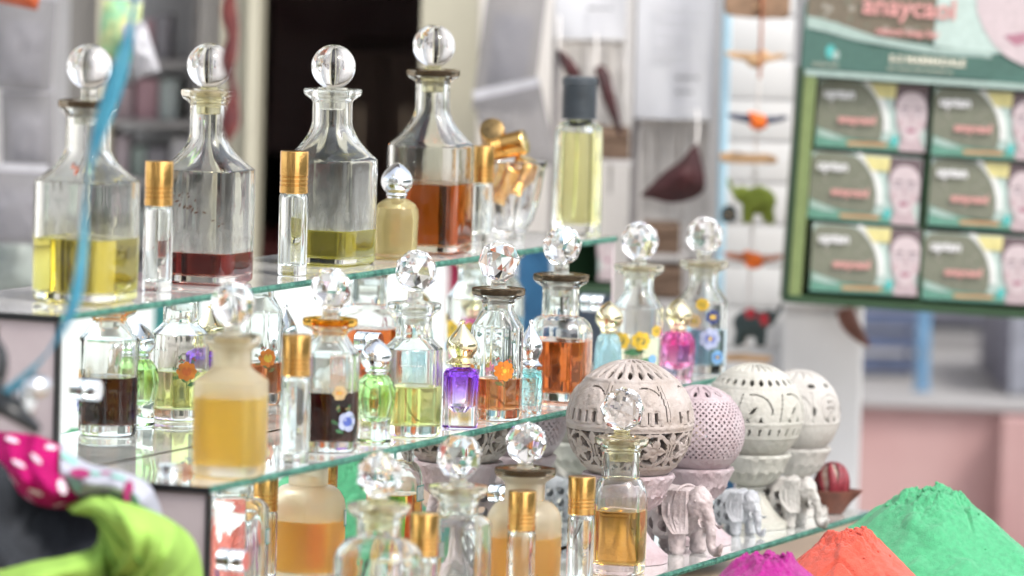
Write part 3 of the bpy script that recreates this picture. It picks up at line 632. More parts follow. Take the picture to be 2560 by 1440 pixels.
for q in range(8): z = 296 + q * 10; pr += [(44.5, z), (41, z + 3.5), (41, z + 5.5), (44.5, z + 8)]
pr += [(44.5, 384), (44, 391), (40, 395), (34, 396)]
lathe('cap', [(a * k, b_ * k) for a, b_ in pr], 'cap_grey', t, n=48, smooth=25)

# ---- glass bowl with loose gold caps
p = plane_pt(1268, 598, 2, ZT); k = 1 / ppm(p); p = Vector((p.x, p.y, ZT + 0.0003))
VR = Vector((0.3858, -0.9225, 0)); VF = Vector((0.9225, 0.3858, 0)); VU = Vector((0, 0, 1))
t = thing('glass_bowl', 'flared clear glass bowl holding loose gold caps', 'bowl', p)
pr = [(36, 0, 0), (39, 2, 0), (38, 8, .0), (37, 13, .02), (46, 22, .05), (60, 48, .06), (72, 85, .05), (82, 130, .03), (90, 176, .01), (95, 190, 0), (96, 194, 0), (93.5, 197, 0), (88, 190, 0), (84, 174, 0), (75, 128, 0), (64, 84, 0), (51, 50, 0), (36, 30, 0), (8, 24, 0)]
V, F = loft([[(x * (1 + am * abs(math.cos(6 * math.atan2(y, x)))), y * (1 + am * abs(math.cos(6 * math.atan2(y, x)))), z_) for x, y, z_ in ring(z * k, r * k, 0, .3, 96)] for r, z, am in pr])
mesh_obj('bowl_glass', V, F, 'crystal', t, 40.0)
def loose_cap(pos, dirv, label, face='gold_face'):
    c = 31 * k; h = 92 * k
    q_ = thing('loose_cap', label, 'bottle cap', p + (VR * pos[0] + VF * pos[1] + VU * pos[2]) * k, 0, 'loose gold caps in the bowl')
    q_.rotation_euler = (VR * dirv[0] + VF * dirv[1] + VU * dirv[2]).to_track_quat('Z', 'Y').to_euler()
    g_ = [(c * .9, 0), (c, .0004)]
    for q in range(3): zz = h * (0.18 + 0.09 * q); g_ += [(c, zz - .0006), (c * .955, zz - .0002), (c * .955, zz + .0002), (c, zz + .0006)]
    g_ += [(c, h - .0006), (c * .95, h)]
    lathe('cap_shell', g_, 'gold', q_, n=36, smooth=30, close1=False)
    lathe('cap_top', [(c * .95, h - 0.0001), (c * .90, h + 0.0001), (0.00005, h + 0.0002)], face, q_, n=36, smooth=30, close0=False)
loose_cap((-46, -8, 222), (0.92, -0.28, 0.26), 'gold cap lying across the rim of the glass bowl, end facing right')
loose_cap((-40, 66, 232), (-0.05, -0.80, 0.42), 'gold cap behind the others with its dull round end facing the viewer', 'gold_dull')
loose_cap((12, 6, 118), (0.38, -0.20, 0.90), 'gold cap at the right of the glass bowl with its pale end up')
loose_cap((-34, -16, 92), (0.42, 0.05, 0.90), 'gold cap hanging deep in the left of the glass bowl')

# ------------------------------------------------------------------ carved soapstone globes
import numpy as np
def smooth01(x): x = np.clip(x, 0, 1); return x * x * (3 - 2 * x)
def bump_box(x, c, hw, soft): return smooth01((hw + soft - np.abs(x - c)) / soft)
def wrap(lon, per, off=0.0): return (lon - off + per / 2) % per - per / 2
def pat_petals(lon, lat, n, l0, l1):
    a = np.abs(wrap(lon, 360 / n)) / (180 / n); f = np.clip((lat - l0) / (l1 - l0), 0, 1)
    wd = 0.62 * np.sin(np.pi * np.clip(f, 0.0, 1) ** 0.8) + 0.0
    inside = (lat > l0) & (lat < l1) & (a < wd)
    return inside
def pattern_elephants(lon, lat):
    """G1: petalled crown, elephants under trees, pierced flower band"""
    rel = np.zeros_like(lon); hole = np.zeros(lon.shape, bool)
    rel -= 0.9 * pat_petals(lon, lat, 22, 47, 72) ; rel += 0.25 * bump_box(lat, 45, 1.2, 1.0) + 0.30 * bump_box(lat, 0, 1.6, 0.8) + 0.2 * bump_box(lat, -42, 1.0, .8)
    hole |= pat_petals(lon, lat, 22, 49, 60) & (np.abs(wrap(lon, 360 / 22)) < 3.2)
    rel -= 0.8 * pat_petals(lon + 5, lat, 14, 74, 86)
    e = wrap(lon, 60.0, 8.0)
    # elephants: body, head and ear, legs raised from a sunken ground
    body = ((e / 15.0) ** 2 + ((lat - 24) / 11.5) ** 2) < 1
    head = (((e - 11) / 8.0) ** 2 + ((lat - 25) / 9.5) ** 2) < 1
    legs = (lat > 2) & (lat < 22) & ((np.abs(e + 10.5) < 3.4) | (np.abs(e - 1.0) < 3.2) | (np.abs(e - 8.5) < 2.6)) | ((lat > 2) & (lat < 25) & (np.abs(e - 17 + (lat - 14) * 0.12) < 1.8))
    el = body | head | legs
    band = (lat > 1.5) & (lat < 44)
    rel += np.where(band & el, 0.55, 0.0) - np.where(band & ~el, 0.35, 0.0)
    ear = (((e - 7) / 5.0) ** 2 + ((lat - 26) / 7.0) ** 2); rel += np.where(band & (ear < 1), 0.45, 0) - 0.35 * (np.abs(ear - 1) < 0.16) * band
    rel -= 0.30 * band * (np.abs(np.sin(np.sqrt(ear) * 9)) < 0.25) * (ear < 1)
    gap = band & (lat < 15) & (lat > 3.0) & ~legs & (np.abs(e) < 21)
    gw = (np.abs(e + 4.8) < 2.7 - (lat - 9) ** 2 * 0.02) | (np.abs(e - 4.9) < 1.6) | (np.abs(e - 13) < 2.2 - (lat - 9) ** 2 * 0.025) | (np.abs(e + 17.5) < 2.2 - (lat - 9) ** 2 * 0.02)
    hole |= gap & gw & (lat > 3.5) & (lat < 14)
    tr = wrap(lon, 60.0, 33.0); tline = tr - 1.5 * np.sin(lat * 0.12)
    rel += 0.6 * band * bump_box(tline, 0, 1.2, 0.5); hole |= band & (np.abs(np.abs(tline) - 2.1) < 0.55) & (lat > 6) & (lat < 40)
    arch = np.abs(np.hypot((e - 4) * 0.9, (lat - 22)) - 16.5) < 0.75; hole |= band & arch & (lat > 30) & (e > -2)
    # flower band
    fb = (lat < -2.5) & (lat > -41)
    for (per, off, lc, R0) in ((40.0, 0.0, -22.0, 13.0),):
        dx = wrap(lon, per, off) * np.cos(np.radians(lc)); dy = lat - lc; rho = np.hypot(dx, dy); psi = np.arctan2(dy, dx)
        pet = rho < 11.0 * (0.42 + 0.58 * np.abs(np.cos(2.5 * psi)) ** 0.7)
        ringk = np.abs(rho - 15.5) < 1.25
        strut = (np.abs(np.cos(2.5 * psi)) > 0.965) & (rho < 16)
        core = (rho < 2.6)
        keep = pet | ringk | strut | core
        dx2 = wrap(lon, per, off + per / 2) * np.cos(np.radians(lc))
        lf = ((dx2 / 3.0) ** 2 + ((np.abs(dy) - 12) / 5.0) ** 2 < 1) | (np.abs(dx2) < 0.9) | (np.abs(np.abs(dy) - 6 - np.abs(dx2) * 0.8) < 1.0)
        keep |= lf & (rho > 14)
        edge = (lat > -4.2) | (lat < -38.6)
        hole |= fb & ~keep & ~edge
        rel += np.where(fb & pet, 0.45, 0); rel -= np.where(fb & (np.abs(rho - 3.2) < 0.8), 0.5, 0); rel -= 0.3 * fb * pet * (np.abs(np.cos(2.5 * psi)) > 0.985)
    rel += 0.10 * np.where(lat < -42, np.sin(lon * 0.9 + lat * 1.3), 0)
    return rel, hole
def pattern_lattice(lon, lat):
    rel = np.zeros_like(lon); hole = np.zeros(lon.shape, bool)
    rel -= 0.9 * pat_petals(lon, lat, 12, 52, 80); rel += 0.4 * bump_box(lat, 49, 1.2, .8)
    hole |= pat_petals(lon, lat, 12, 54, 66) & (np.abs(wrap(lon, 30)) < 4)
    s = 8.2
    mer = lat
    u_ = lon / s; v_ = mer / s
    a = (u_ + v_) % 1 - 0.5; b_ = (u_ - v_) % 1 - 0.5
    hole |= (np.abs(a) < 0.25) & (np.abs(b_) < 0.25) & (lat > -31) & (lat < 45)
    rel -= 0.10 * np.where(lat < -34, np.abs(np.sin(np.radians(lon * 9 + lat * 12))), 0)
    return rel, hole
def pattern_trees(lon, lat):
    rel = np.zeros_like(lon); hole = np.zeros(lon.shape, bool)
    rel -= 0.8 * pat_petals(lon, lat, 20, 60, 82)
    s = wrap(lon, 360 / 26); hole |= (np.abs(s) < 3.6 - ((lat - 42) / 5.2) ** 2 * 3.2) & (np.abs(lat - 42) < 5.0)
    rel += 0.2 * bump_box(lat, 35, 1.0, .8) + 0.2 * bump_box(lat, 52, 1.0, .8) + 0.22 * bump_box(lat, -8, 1.2, .8)
    band = (lat > -6) & (lat < 33); e = wrap(lon, 52.0, 20.0)
    arch = np.abs(np.hypot(e * 0.85, (lat - 8)) - 19) < 0.9; hole |= band & arch & (lat > 4) & (e > -6)
    tr = e + 17 - (lat - 10) * 0.22; hole |= band & (np.abs(tr) < 0.8) & (lat > -4) & (lat < 28)
    lf = ((e * np.cos(.8) + (lat - 8) * np.sin(.8)) / 6.5) ** 2 + ((-e * np.sin(.8) + (lat - 8) * np.cos(.8)) / 2.0) ** 2; hole |= band & (lf < 0.75); rel += 0.35 * band * (lf < 4)
    hole |= band & (lat > -5) & (lat < 2) & (np.abs(e - 9) < 3.0 - (lat + 5) * 0.42)
    hole |= band & (lat > -5) & (lat < 1) & (np.abs(e + 6) < 2.4 - (lat + 5) * 0.40)
    rel -= 0.25 * band * (np.abs(np.sin(e * 0.6 + lat * 0.35)) < 0.2)
    d_ = wrap(lon, 360 / 30); hole |= (np.abs(d_ - (lat + 17) * 0.18) < 1.5) & (np.abs(lat + 17) < 4.6)
    rel += 0.2 * bump_box(lat, -25, 1.0, .8); rel -= 0.12 * np.where(lat < -27, np.abs(np.sin(np.radians(lon * 10 + lat * 9))), 0)
    return rel, hole
def pattern_dots(lon, lat):
    rel = np.zeros_like(lon); hole = np.zeros(lon.shape, bool)
    s = wrap(lon, 36.0, 10); hole |= (np.abs(s) < 8 - ((lat - 43) / 4) ** 2 * 6) & (np.abs(lat - 43) < 4)
    rel -= 0.6 * pat_petals(lon, lat, 14, 55, 80); rel += 0.2 * bump_box(lat, 36, 1.0, .8) + 0.22 * bump_box(lat, -9, 1.2, .8)
    band = (lat > -8) & (lat < 34); e = wrap(lon, 60.0, 150.0)
    for (x, y, r_) in ((-6, 20, 2.2), (2, 20, 2.0), (-3, 13, 1.8), (3, 11, 2.2), (-9, 12, 2.0), (-3, 6, 1.6), (8, 16, 1.6)): hole |= (np.hypot((e - x) * .95, lat - y) < r_)
    hole |= band & (lat < 2) & (lat > -7) & ((np.abs(e - 3) < 3.0 - (lat + 7) * .3) | (np.abs(e + 10) < 3 - (lat + 7) * .3))
    arch = np.abs(np.hypot(e * 0.9, lat - 10) - 19) < 0.8; rel -= 0.8 * band * arch
    rel -= 0.8 * band * (np.abs(e - 24) < 0.8); lf = ((e - 28) / 2.2) ** 2 + ((lat - 8) / 6) ** 2; hole |= band & (lf < 1)
    return rel, hole
def pierced_globe(name, rad, pat, mat, parent, nu=320, nv=170, th=0.0032, zs=1.0):
    lon = (np.arange(nu) + 0.0) * 360 / nu; lat = np.linspace(-88, 89.5, nv + 1)
    LO, LA = np.meshgrid(lon, lat)
    rel, _ = pat(LO, LA)
    # soften relief a little
    rel = (rel + np.roll(rel, 1, 1) + np.roll(rel, -1, 1)) / 3
    ro = rad + rel * 0.0014 - 0.0006; ri = np.full_like(ro, rad - th)
    x = np.cos(np.radians(LA)) * np.cos(np.radians(LO)); y = np.cos(np.radians(LA)) * np.sin(np.radians(LO)); z = np.sin(np.radians(LA)) * zs
    vo = np.stack([x * ro, y * ro, z * ro], -1).reshape(-1, 3); vi = np.stack([x * ri, y * ri, z * ri], -1).reshape(-1, 3)
    LOc = (lon + 180 / nu)[None, :].repeat(nv, 0); LAc = ((lat[:-1] + lat[1:]) / 2)[:, None].repeat(nu, 1)
    _, hole = pat(LOc, LAc); keep = ~hole
    N = vo.shape[0]; I, J = np.nonzero(keep); J2 = (J + 1) % nu
    a = I * nu + J; b_ = I * nu + J2; c = (I + 1) * nu + J2; d = (I + 1) * nu + J
    faces = [np.stack([a, b_, c, d], 1), np.stack([a, d, c, b_], 1) + N]
    # rims of the openings
    kl = np.roll(keep, 1, 1); q = keep & ~kl; I, J = np.nonzero(q); a = I * nu + J; d = (I + 1) * nu + J; faces.append(np.stack([a, d, d + N, a + N], 1))
    kr = np.roll(keep, -1, 1); q = keep & ~kr; I, J = np.nonzero(q); J2 = (J + 1) % nu; b_ = I * nu + J2; c = (I + 1) * nu + J2; faces.append(np.stack([c, b_, b_ + N, c + N], 1))
    up = np.vstack([keep[1:], np.ones((1, nu), bool)]); q = keep & ~up; I, J = np.nonzero(q); J2 = (J + 1) % nu; d = (I + 1) * nu + J; c = (I + 1) * nu + J2; faces.append(np.stack([d, c, c + N, d + N], 1))
    dn = np.vstack([np.ones((1, nu), bool), keep[:-1]]); q = keep & ~dn; I, J = np.nonzero(q); J2 = (J + 1) % nu; a = I * nu + J; b_ = I * nu + J2; faces.append(np.stack([b_, a, a + N, b_ + N], 1))
    Q = np.concatenate(faces).astype(np.int32); V = np.concatenate([vo, vi])
    me = bpy.data.meshes.new(name); me.vertices.add(len(V)); me.vertices.foreach_set('co', V.ravel()); me.loops.add(Q.size); me.loops.foreach_set('vertex_index', Q.ravel())
    me.polygons.add(len(Q)); me.polygons.foreach_set('loop_start', np.arange(0, Q.size, 4, dtype=np.int32)); me.update(calc_edges=True)
    me.polygons.foreach_set('use_smooth', [True] * len(Q)); me.set_sharp_from_angle(angle=R(50))
    me.materials.append(MATS[mat])
    o = bpy.data.objects.new(name, me); col.objects.link(o); o.parent = parent
    return o
def soap_globe(label, u, v, dxy, rad, zc, pat, mat, pmat, cupw, footw, rotz=0.0, zs=1.0, flutes=10):
    p = plane_pt(u, v, 2, ZL); k = 1 / ppm(p)
    t = thing('carved_globe', label, 'carved globe', (p.x + dxy[0], p.y + dxy[1], ZL + 0.0003), R(rotz))
    rg, zz, cw, fw = rad * k, zc * k, cupw * k, footw * k; zcup = zz - math.sqrt(max(rg * rg - (cw * 0.86) ** 2, 1e-8)) * zs
    gl = pierced_globe('pierced_shell', rg, pat, mat, t, zs=zs); gl.location = (0, 0, zz)
    # cup under the globe with carved leaf ends, then stem and fluted foot
    hc = zcup; V = []
    prof = [(fw, 0, 0), (fw, 0.0045, 0), (fw * 0.95, 0.0052, 0), (fw * 0.80, hc * 0.14, .05), (fw * 0.56, hc * 0.24, .10), (fw * 0.40, hc * 0.36, .10), (fw * 0.32, hc * 0.47, .06), (fw * 0.30, hc * 0.50, 0), (fw * 0.40, hc * 0.515, 0), (fw * 0.41, hc * 0.54, 0), (fw * 0.34, hc * 0.555, 0)]
    V, F = loft([[(x * (1 + am * math.cos(flutes * math.atan2(y, x))), y * (1 + am * math.cos(flutes * math.atan2(y, x))), z_) for x, y, z_ in ring(z, r, 0, .3, 80)] for r, z, am in prof])
    mesh_obj('foot', V, F, pmat, t, 40.0)
    prof = [(fw * 0.335, hc * 0.553, 0), (cw * 0.50, hc * 0.585, 0.04), (cw * 0.66, hc * 0.66, 0.08), (cw * 0.78, hc * 0.75, 0.08), (cw * 0.82, hc * 0.765, 0), (cw * 0.86, hc * 0.83, 0), (cw * 0.92, hc * 0.90, 0.02), (cw, hc * 0.965, 0.012), (cw * 0.985, hc, 0), (cw * 0.86, hc * 1.002, 0), (cw * 0.60, hc * 0.88, 0), (0.0003, hc * 0.84, 0)]
    V, F = loft([[(x * (1 + am * math.cos(16 * math.atan2(y, x) + z * 900)), y * (1 + am * math.cos(16 * math.atan2(y, x) + z * 900)), z_) for x, y, z_ in ring(z, r, 0, .3, 96)] for r, z, am in prof])
    mesh_obj('cup', V, F, pmat, t, 40.0)
    return t
soap_globe('largest mauve soapstone globe pierced with elephants and flowers on a pink pedestal', 1572, 1405, (0.003, 0.003), 161, 348, pattern_elephants, 'stone_mauve', 'stone_pink', 116, 104, rotz=-95)
soap_globe('pinkish soapstone globe with a fine pierced lattice behind the largest globe', 1745, 1358, (0.0, 0.002), 119, 280, pattern_lattice, 'stone_pink', 'stone_pink', 92, 90, rotz=10)
soap_globe('cream white soapstone globe carved with trees, third in the row', 1875, 1315, (0.0, 0.0), 129, 282, pattern_trees, 'stone_white', 'stone_white', 98, 96, rotz=-80)
soap_globe('pale soapstone globe with round dot holes, last in the row', 1985, 1284, (0.002, 0.0), 108, 250, pattern_dots, 'stone_pale', 'stone_pale', 86, 82, rotz=-75, zs=1.05)

# ------------------------------------------------------------------ soapstone elephants
def fuse(name, blobs, mat, parent, voxel, cuts=(), rough=0.0):
    """ellipsoids and tapered limbs fused into one continuous carved body"""
    bm = bmesh.new()
    for (c, s, rot) in blobs:
        mm = Matrix.Translation(c) @ (Matrix.Rotation(R(rot[2]), 4, 'Z') @ Matrix.Rotation(R(rot[1]), 4, 'Y') @ Matrix.Rotation(R(rot[0]), 4, 'X')) @ Matrix.Diagonal((s[0], s[1], s[2], 1))
        bmesh.ops.create_uvsphere(bm, u_segments=12, v_segments=8, radius=1, matrix=mm)
    o = bm_obj(name, bm, mat, parent, None)
    md = o.modifiers.new('r', 'REMESH'); md.mode = 'VOXEL'; md.voxel_size = voxel
    sm = o.modifiers.new('s', 'SMOOTH'); sm.factor = 0.5; sm.iterations = 3
    helpers = []
    if cuts:
        bm2 = bmesh.new()
        for (c, r_, dirv, ln) in cuts:
            q = Vector(dirv).to_track_quat('Z', 'Y').to_matrix().to_4x4()
            bmesh.ops.create_cone(bm2, cap_ends=True, segments=16, radius1=r_, radius2=r_, depth=ln, matrix=Matrix.Translation(c) @ q)
        h_ = bm_obj('cut', bm2, mat, parent, None); helpers.append(h_)
        bo = o.modifiers.new('b', 'BOOLEAN'); bo.operation = 'DIFFERENCE'; bo.object = h_; bo.solver = 'FAST'
    bpy.context.view_layer.update()
    dg = bpy.context.evaluated_depsgraph_get(); me = bpy.data.meshes.new_from_object(o.evaluated_get(dg))
    old = o.data; o.modifiers.clear(); o.data = me; bpy.data.meshes.remove(old)
    for h_ in helpers: hm = h_.data; bpy.data.objects.remove(h_); bpy.data.meshes.remove(hm)
    if rough:
        for v in me.vertices: v.co += v.normal * (rough * noise.fractal(v.co * (0.55 / voxel / 3.2), 0.8, 2.0, 3))
    me.polygons.foreach_set('use_smooth', [True] * len(me.polygons)); me.set_sharp_from_angle(angle=R(50))
    return o
def chain(pts, r0, r1, n=14):
    c = catmull(pts, n); return [(q, (r0 + (r1 - r0) * i / n,) * 3, (0, 0, 0)) for i, q in enumerate(c)]
def elephant(label, u, v, dxy, H, rotz, mat, holes=True, wide=1.0):
    """local frame: head towards +x, H is the height in metres"""
    p = plane_pt(u, v, 2, ZL)
    t = thing('carved_elephant', label, 'elephant figurine', (p.x + dxy[0], p.y + dxy[1], ZL + 0.0003), R(rotz))
    B = [((-0.26, 0, 0.60), (0.52, 0.36 * wide, 0.36), (0, 0, 0)), ((-0.26, 0, 0.45), (0.46, 0.34 * wide, 0.30), (0, 0, 0)), ((0.02, 0, 0.70), (0.30, 0.30 * wide, 0.28), (0, 0, 0)),
         ((0.34, 0, 0.74), (0.22, 0.20, 0.25), (0, 15, 0)), ((0.36, 0, 0.93), (0.10, 0.12, 0.07), (0, 0, 0)), ((0.46, 0, 0.62), (0.13, 0.12, 0.17), (0, 10, 0))]
    for sx, sy in ((0.10, 0.20), (0.10, -0.20), (-0.60, 0.20), (-0.60, -0.20)):
        B += chain([(sx, sy * wide, 0.45), (sx, sy * wide, 0.22), (sx + 0.01, sy * wide, 0.075)], 0.145, 0.118, 8)
        B.append(((sx + 0.015, sy * wide, 0.05), (0.135, 0.13, 0.055), (0, 0, 0)))
    B += chain([(0.52, 0, 0.60), (0.60, 0, 0.42), (0.60, 0, 0.22), (0.66, 0, 0.09), (0.78, 0, 0.08), (0.84, 0, 0.18)], 0.095, 0.045, 14)     # trunk
    B += chain([(-0.76, 0, 0.66), (-0.82, 0, 0.45), (-0.80, 0, 0.25)], 0.035, 0.025, 8)                                                      # tail
    for sy in (-1, 1):
        B += chain([(0.47, sy * 0.13, 0.50), (0.58, sy * 0.17, 0.42), (0.68, sy * 0.17, 0.45)], 0.035, 0.015, 8)                           # tusks
    S = lambda b_: [((c[0] * H, c[1] * H, c[2] * H), tuple(max(x * H, 0.0006) for x in s_), r_) for c, s_, r_ in b_]
    cuts = []
    if holes:
        for (x, z) in ((-0.12, 0.62), (-0.36, 0.66), (-0.12, 0.38), (-0.36, 0.40), (-0.58, 0.58)):
            cuts.append(((x * H, 0, z * H), 0.085 * H, (0, 1, 0), 1.4 * H))
    fuse('body', S(B), mat, t, H * 0.024, cuts, rough=0.022 * H)
    # big ribbed ears as separate carved flaps
    for sy in (-1, 1):
        V = []; F = []; nr_, nc = 14, 10
        for i in range(nr_ + 1):
            f = i / nr_; z = 0.93 - 0.62 * f
            wdt = 0.34 * math.sin(math.pi * min(1, f * 0.80 + 0.16)) ** 0.7
            for j in range(nc + 1):
                g_ = j / nc; x = 0.30 - wdt * g_; y = 0.215 + 0.17 * g_ ** 0.8 + 0.012 * math.cos(g_ * 26)
                V.append((x * H, sy * y * H, z * H))
        m_ = len(V); 
        for i in range(nr_ + 1):
            for j in range(nc + 1):
                x, y, z = V[i * (nc + 1) + j]; V.append((x + 0.01 * H, y - sy * 0.05 * H, z))
        for i in range(nr_):
            for j in range(nc):
                a = i * (nc + 1) + j; F.append((a, a + 1, a + nc + 2, a + nc + 1)); F.append((m_ + a, m_ + a + nc + 1, m_ + a + nc + 2, m_ + a + 1))
        for i in range(nr_):
            a = i * (nc + 1) + nc; F.append((a, m_ + a, m_ + a + nc + 1, a + nc + 1)); a = i * (nc + 1); F.append((a, a + nc + 1, m_ + a + nc + 1, m_ + a))
        for j in range(nc): F.append((j, m_ + j, m_ + j + 1, j + 1)); a = nr_ * (nc + 1) + j; F.append((a, a + 1, m_ + a + 1, m_ + a))
        mesh_obj('ear', V, F, mat, t, 60.0)
        sphere('eye', 0.018 * H, mat, t, (0.44 * H, sy * 0.175 * H, 0.80 * H), seg=10)
    # carved blanket edge on the back
    tube('blanket_hem', [(0.06 * H, -0.345 * wide * H, 0.56 * H), (0.06 * H, -0.30 * H * wide, 0.83 * H), (0.06 * H, 0, 0.985 * H), (0.06 * H, 0.30 * H * wide, 0.83 * H), (0.06 * H, 0.345 * H * wide, 0.56 * H)], 0.022 * H, mat, t, n=8)
    return t
elephant('mauve soapstone elephant with trunk curled, nearest of the three', 1700, 1378, (-0.006, -0.004), 0.0445, -118, 'stone_lilac', wide=1.0)
elephant('bluish grey soapstone elephant with round piercings, middle of three', 1835, 1335, (0.0, -0.004), 0.0305, -120, 'stone_blue')
elephant('pale soapstone elephant beside the clay lamp, farthest of three', 1968, 1316, (0.0, -0.002), 0.0345, -100, 'stone_pale', holes=True)

# ------------------------------------------------------------------ clay lamp with mace
p = plane_pt(2100, 1282, 2, ZL); k = 1 / ppm(p)
t = thing('clay_lamp', 'small brown clay lamp with pointed spout at end of lower shelf', 'oil lamp', (p.x - 0.006, p.y + 0.004, ZL + 0.0003), R(-67))
def lamp_ring(r, z, sp, n=48):
    o = []
    for q in range(n):
        a = 2 * math.pi * q / n; d = max(0.0, math.cos(a)); f = 1 + sp * d ** 9
        o.append((r * f * math.cos(a) * k, r * f * math.sin(a) * k, z * k))
    return o
V, F = loft([lamp_ring(26, 0, 0), lamp_ring(30, 2, 0), lamp_ring(44, 28, .10), lamp_ring(56, 52, .28), lamp_ring(58, 58, .34), lamp_ring(54, 59, .33), lamp_ring(44, 44, .16), lamp_ring(28, 18, 0), lamp_ring(4, 12, 0)])
mesh_obj('lamp_bowl', V, F, 'clay', t, 50.0)
tn = thing('mace_nutmeg', 'nutmeg wrapped in dark red mace resting in the clay lamp', 'spice', (p.x - 0.006, p.y + 0.004, ZL + 0.0003), R(-67))
sphere('nut', 1.0, 'nut_brown', tn, (0, 0, 72 * k), (38 * k, 33 * k, 50 * k), seg=28)
for q in range(9):
    a0 = 2 * math.pi * q / 9; pts = []
    for s_ in range(9):
        f = s_ / 8; ph = math.pi * (0.06 + 0.86 * f); a = a0 + 0.35 * math.sin(f * 4 + q) + f * 0.3
        pts.append((math.sin(ph) * math.cos(a) * 43 * k, math.sin(ph) * math.sin(a) * 37 * k, (74 + 54 * math.cos(ph)) * k))
    tube('mace_strip', pts, [2.5 * k, 7.5 * k, 11 * k, 8.5 * k, 4 * k], 'mace_red', tn, n=8, steps=16, flat=0.45)

# ------------------------------------------------------------------ heaps of coloured powder on trays
BOARD_Z = -0.112
pb_ = thing('powder_board', 'low wooden board under the three powder heaps', 'board', (0.5, -0.215, TABLE_Z))
box('board_top', (-0.36, -0.10, BOARD_Z - TABLE_Z - 0.012), (0.36, 0.108, BOARD_Z - TABLE_Z - 0.0006), 'table_wood', pb_, bev=0.001)
for sx in (-0.34, 0.0, 0.32): box('board_foot', (sx, -0.09, 0.0005), (sx + 0.02, 0.10, BOARD_Z - TABLE_Z - 0.0122), 'table_wood', pb_)
def heap(label, u, v, y, mat, seed, rad, slope, flat):
    pk = plane_pt(u, v, 1, y); zb_ = BOARD_Z; H = pk.z - zb_
    t = thing('powder_heap', label, 'coloured powder', (pk.x, pk.y, zb_))
    N, K = 260, 150; V = [(0, 0, H)]; F = []; fr_ = random.Random(int(seed * 10)); crest = flat * 3.4; faces_ = [(q * 2 * math.pi / 9 + fr_.uniform(-.25, .25), fr_.uniform(0.88, 1.12)) for q in range(9)]
    rb = H / slope
    for i in range(1, K + 1):
        f = i / K; r = rb * f
        for q in range(N):
            a = 2 * math.pi * q / N; x, y_ = r * math.cos(a), r * math.sin(a)
            re = 0.0                                                     # patted flanks: a cone of broad flat faces
            for (fa, fs) in faces_: re = max(re, (x * math.cos(fa) + y_ * math.sin(fa)) * fs)
            re = 0.72 * re + 0.28 * r
            edge = min(1, (1 - f) * 6); wob_ = noise.fractal(Vector((x * 22 + seed, y_ * 22, seed * 1.7)), 0.9, 2.1, 3)
            z = H + crest * slope - slope * re + 0.0030 * wob_ * edge
            top_ = H - 0.0015 + 0.0022 * noise.noise(Vector((x * 120 + seed, y_ * 120, seed))) + 0.0030 * noise.noise(Vector((x * 48 - seed, y_ * 48, 2.0)))
            if z > top_: z = top_
            rim_ = max(0.0, 1 - abs(re - crest) / (crest * 1.3))          # crumbly broken edge of the crest
            z += 0.0042 * rim_ * noise.fractal(Vector((x * 150 + seed * 3, y_ * 150, seed)), 0.8, 2.2, 4)
            lg = noise.noise(Vector((x * 60 + seed, y_ * 60, 5.0 + seed))); z += 0.0022 * max(0.0, lg - 0.25) * 4 * edge * (1 if lg > 0.3 else 0)
            cr = abs(noise.noise(Vector((x * 24 - seed, y_ * 24 + 3 * seed, 1.3)))); on_ = max(0.0, noise.noise(Vector((x * 30 + 7, y_ * 30 - seed, 4.4))))
            z -= 0.0060 * max(0.0, 1 - cr * 20) * on_ * edge
            z += 0.00035 * noise.noise(Vector((x * 420, y_ * 420, seed)))
            V.append((x, y_, max(z, -0.001)))
    V[0] = (0, 0, sum(V[q][2] for q in range(1, N + 1)) / N)
    for q in range(N): F.append((0, 1 + q, 1 + (q + 1) % N))
    for i in range(K - 1):
        for q in range(N):
            a = 1 + i * N + q; b_ = 1 + i * N + (q + 1) % N; F.append((a, a + N, b_ + N, b_))
    mesh_obj('powder', V, F, mat, t, 70.0)
    for q in range(46):
        a = random.uniform(0, 6.28); r = random.uniform(0.002, 0.05) if q > 12 else random.uniform(0.002, 0.012); cr = random.uniform(0.0005, 0.0013) if q > 3 else random.uniform(0.0013, 0.0024)
        bm = bmesh.new(); bmesh.ops.create_icosphere(bm, subdivisions=2, radius=cr)
        for vv in bm.verts: vv.co *= 1 + 0.30 * noise.noise(vv.co * 700 + Vector((q, seed, 0)))
        o = bm_obj('powder_crumb', bm, mat, t, 60.0); qi = max(0, min(K - 1, int(r / rb * K) - 1)); vz = V[1 + qi * N + int(a / 6.2832 * N) % N]; o.location = (vz[0], vz[1], vz[2] + cr * 0.35)
    return t
for (lb, a) in (('heap of magenta powder, smallest visible heap', (1922, 1384, -0.206, 'powder_magenta', 3.1, 0.1, 0.95, 0.0036)),
                ('heap of coral orange powder between the magenta and green heaps', (2124, 1331, -0.203, 'powder_coral', 8.4, 0.1, 0.95, 0.0036)),
                ('heap of mint green powder, largest and farthest right', (2326, 1226, -0.206, 'powder_green', 12.7, 0.1, 0.88, 0.0044))):
    heap(lb, *a)

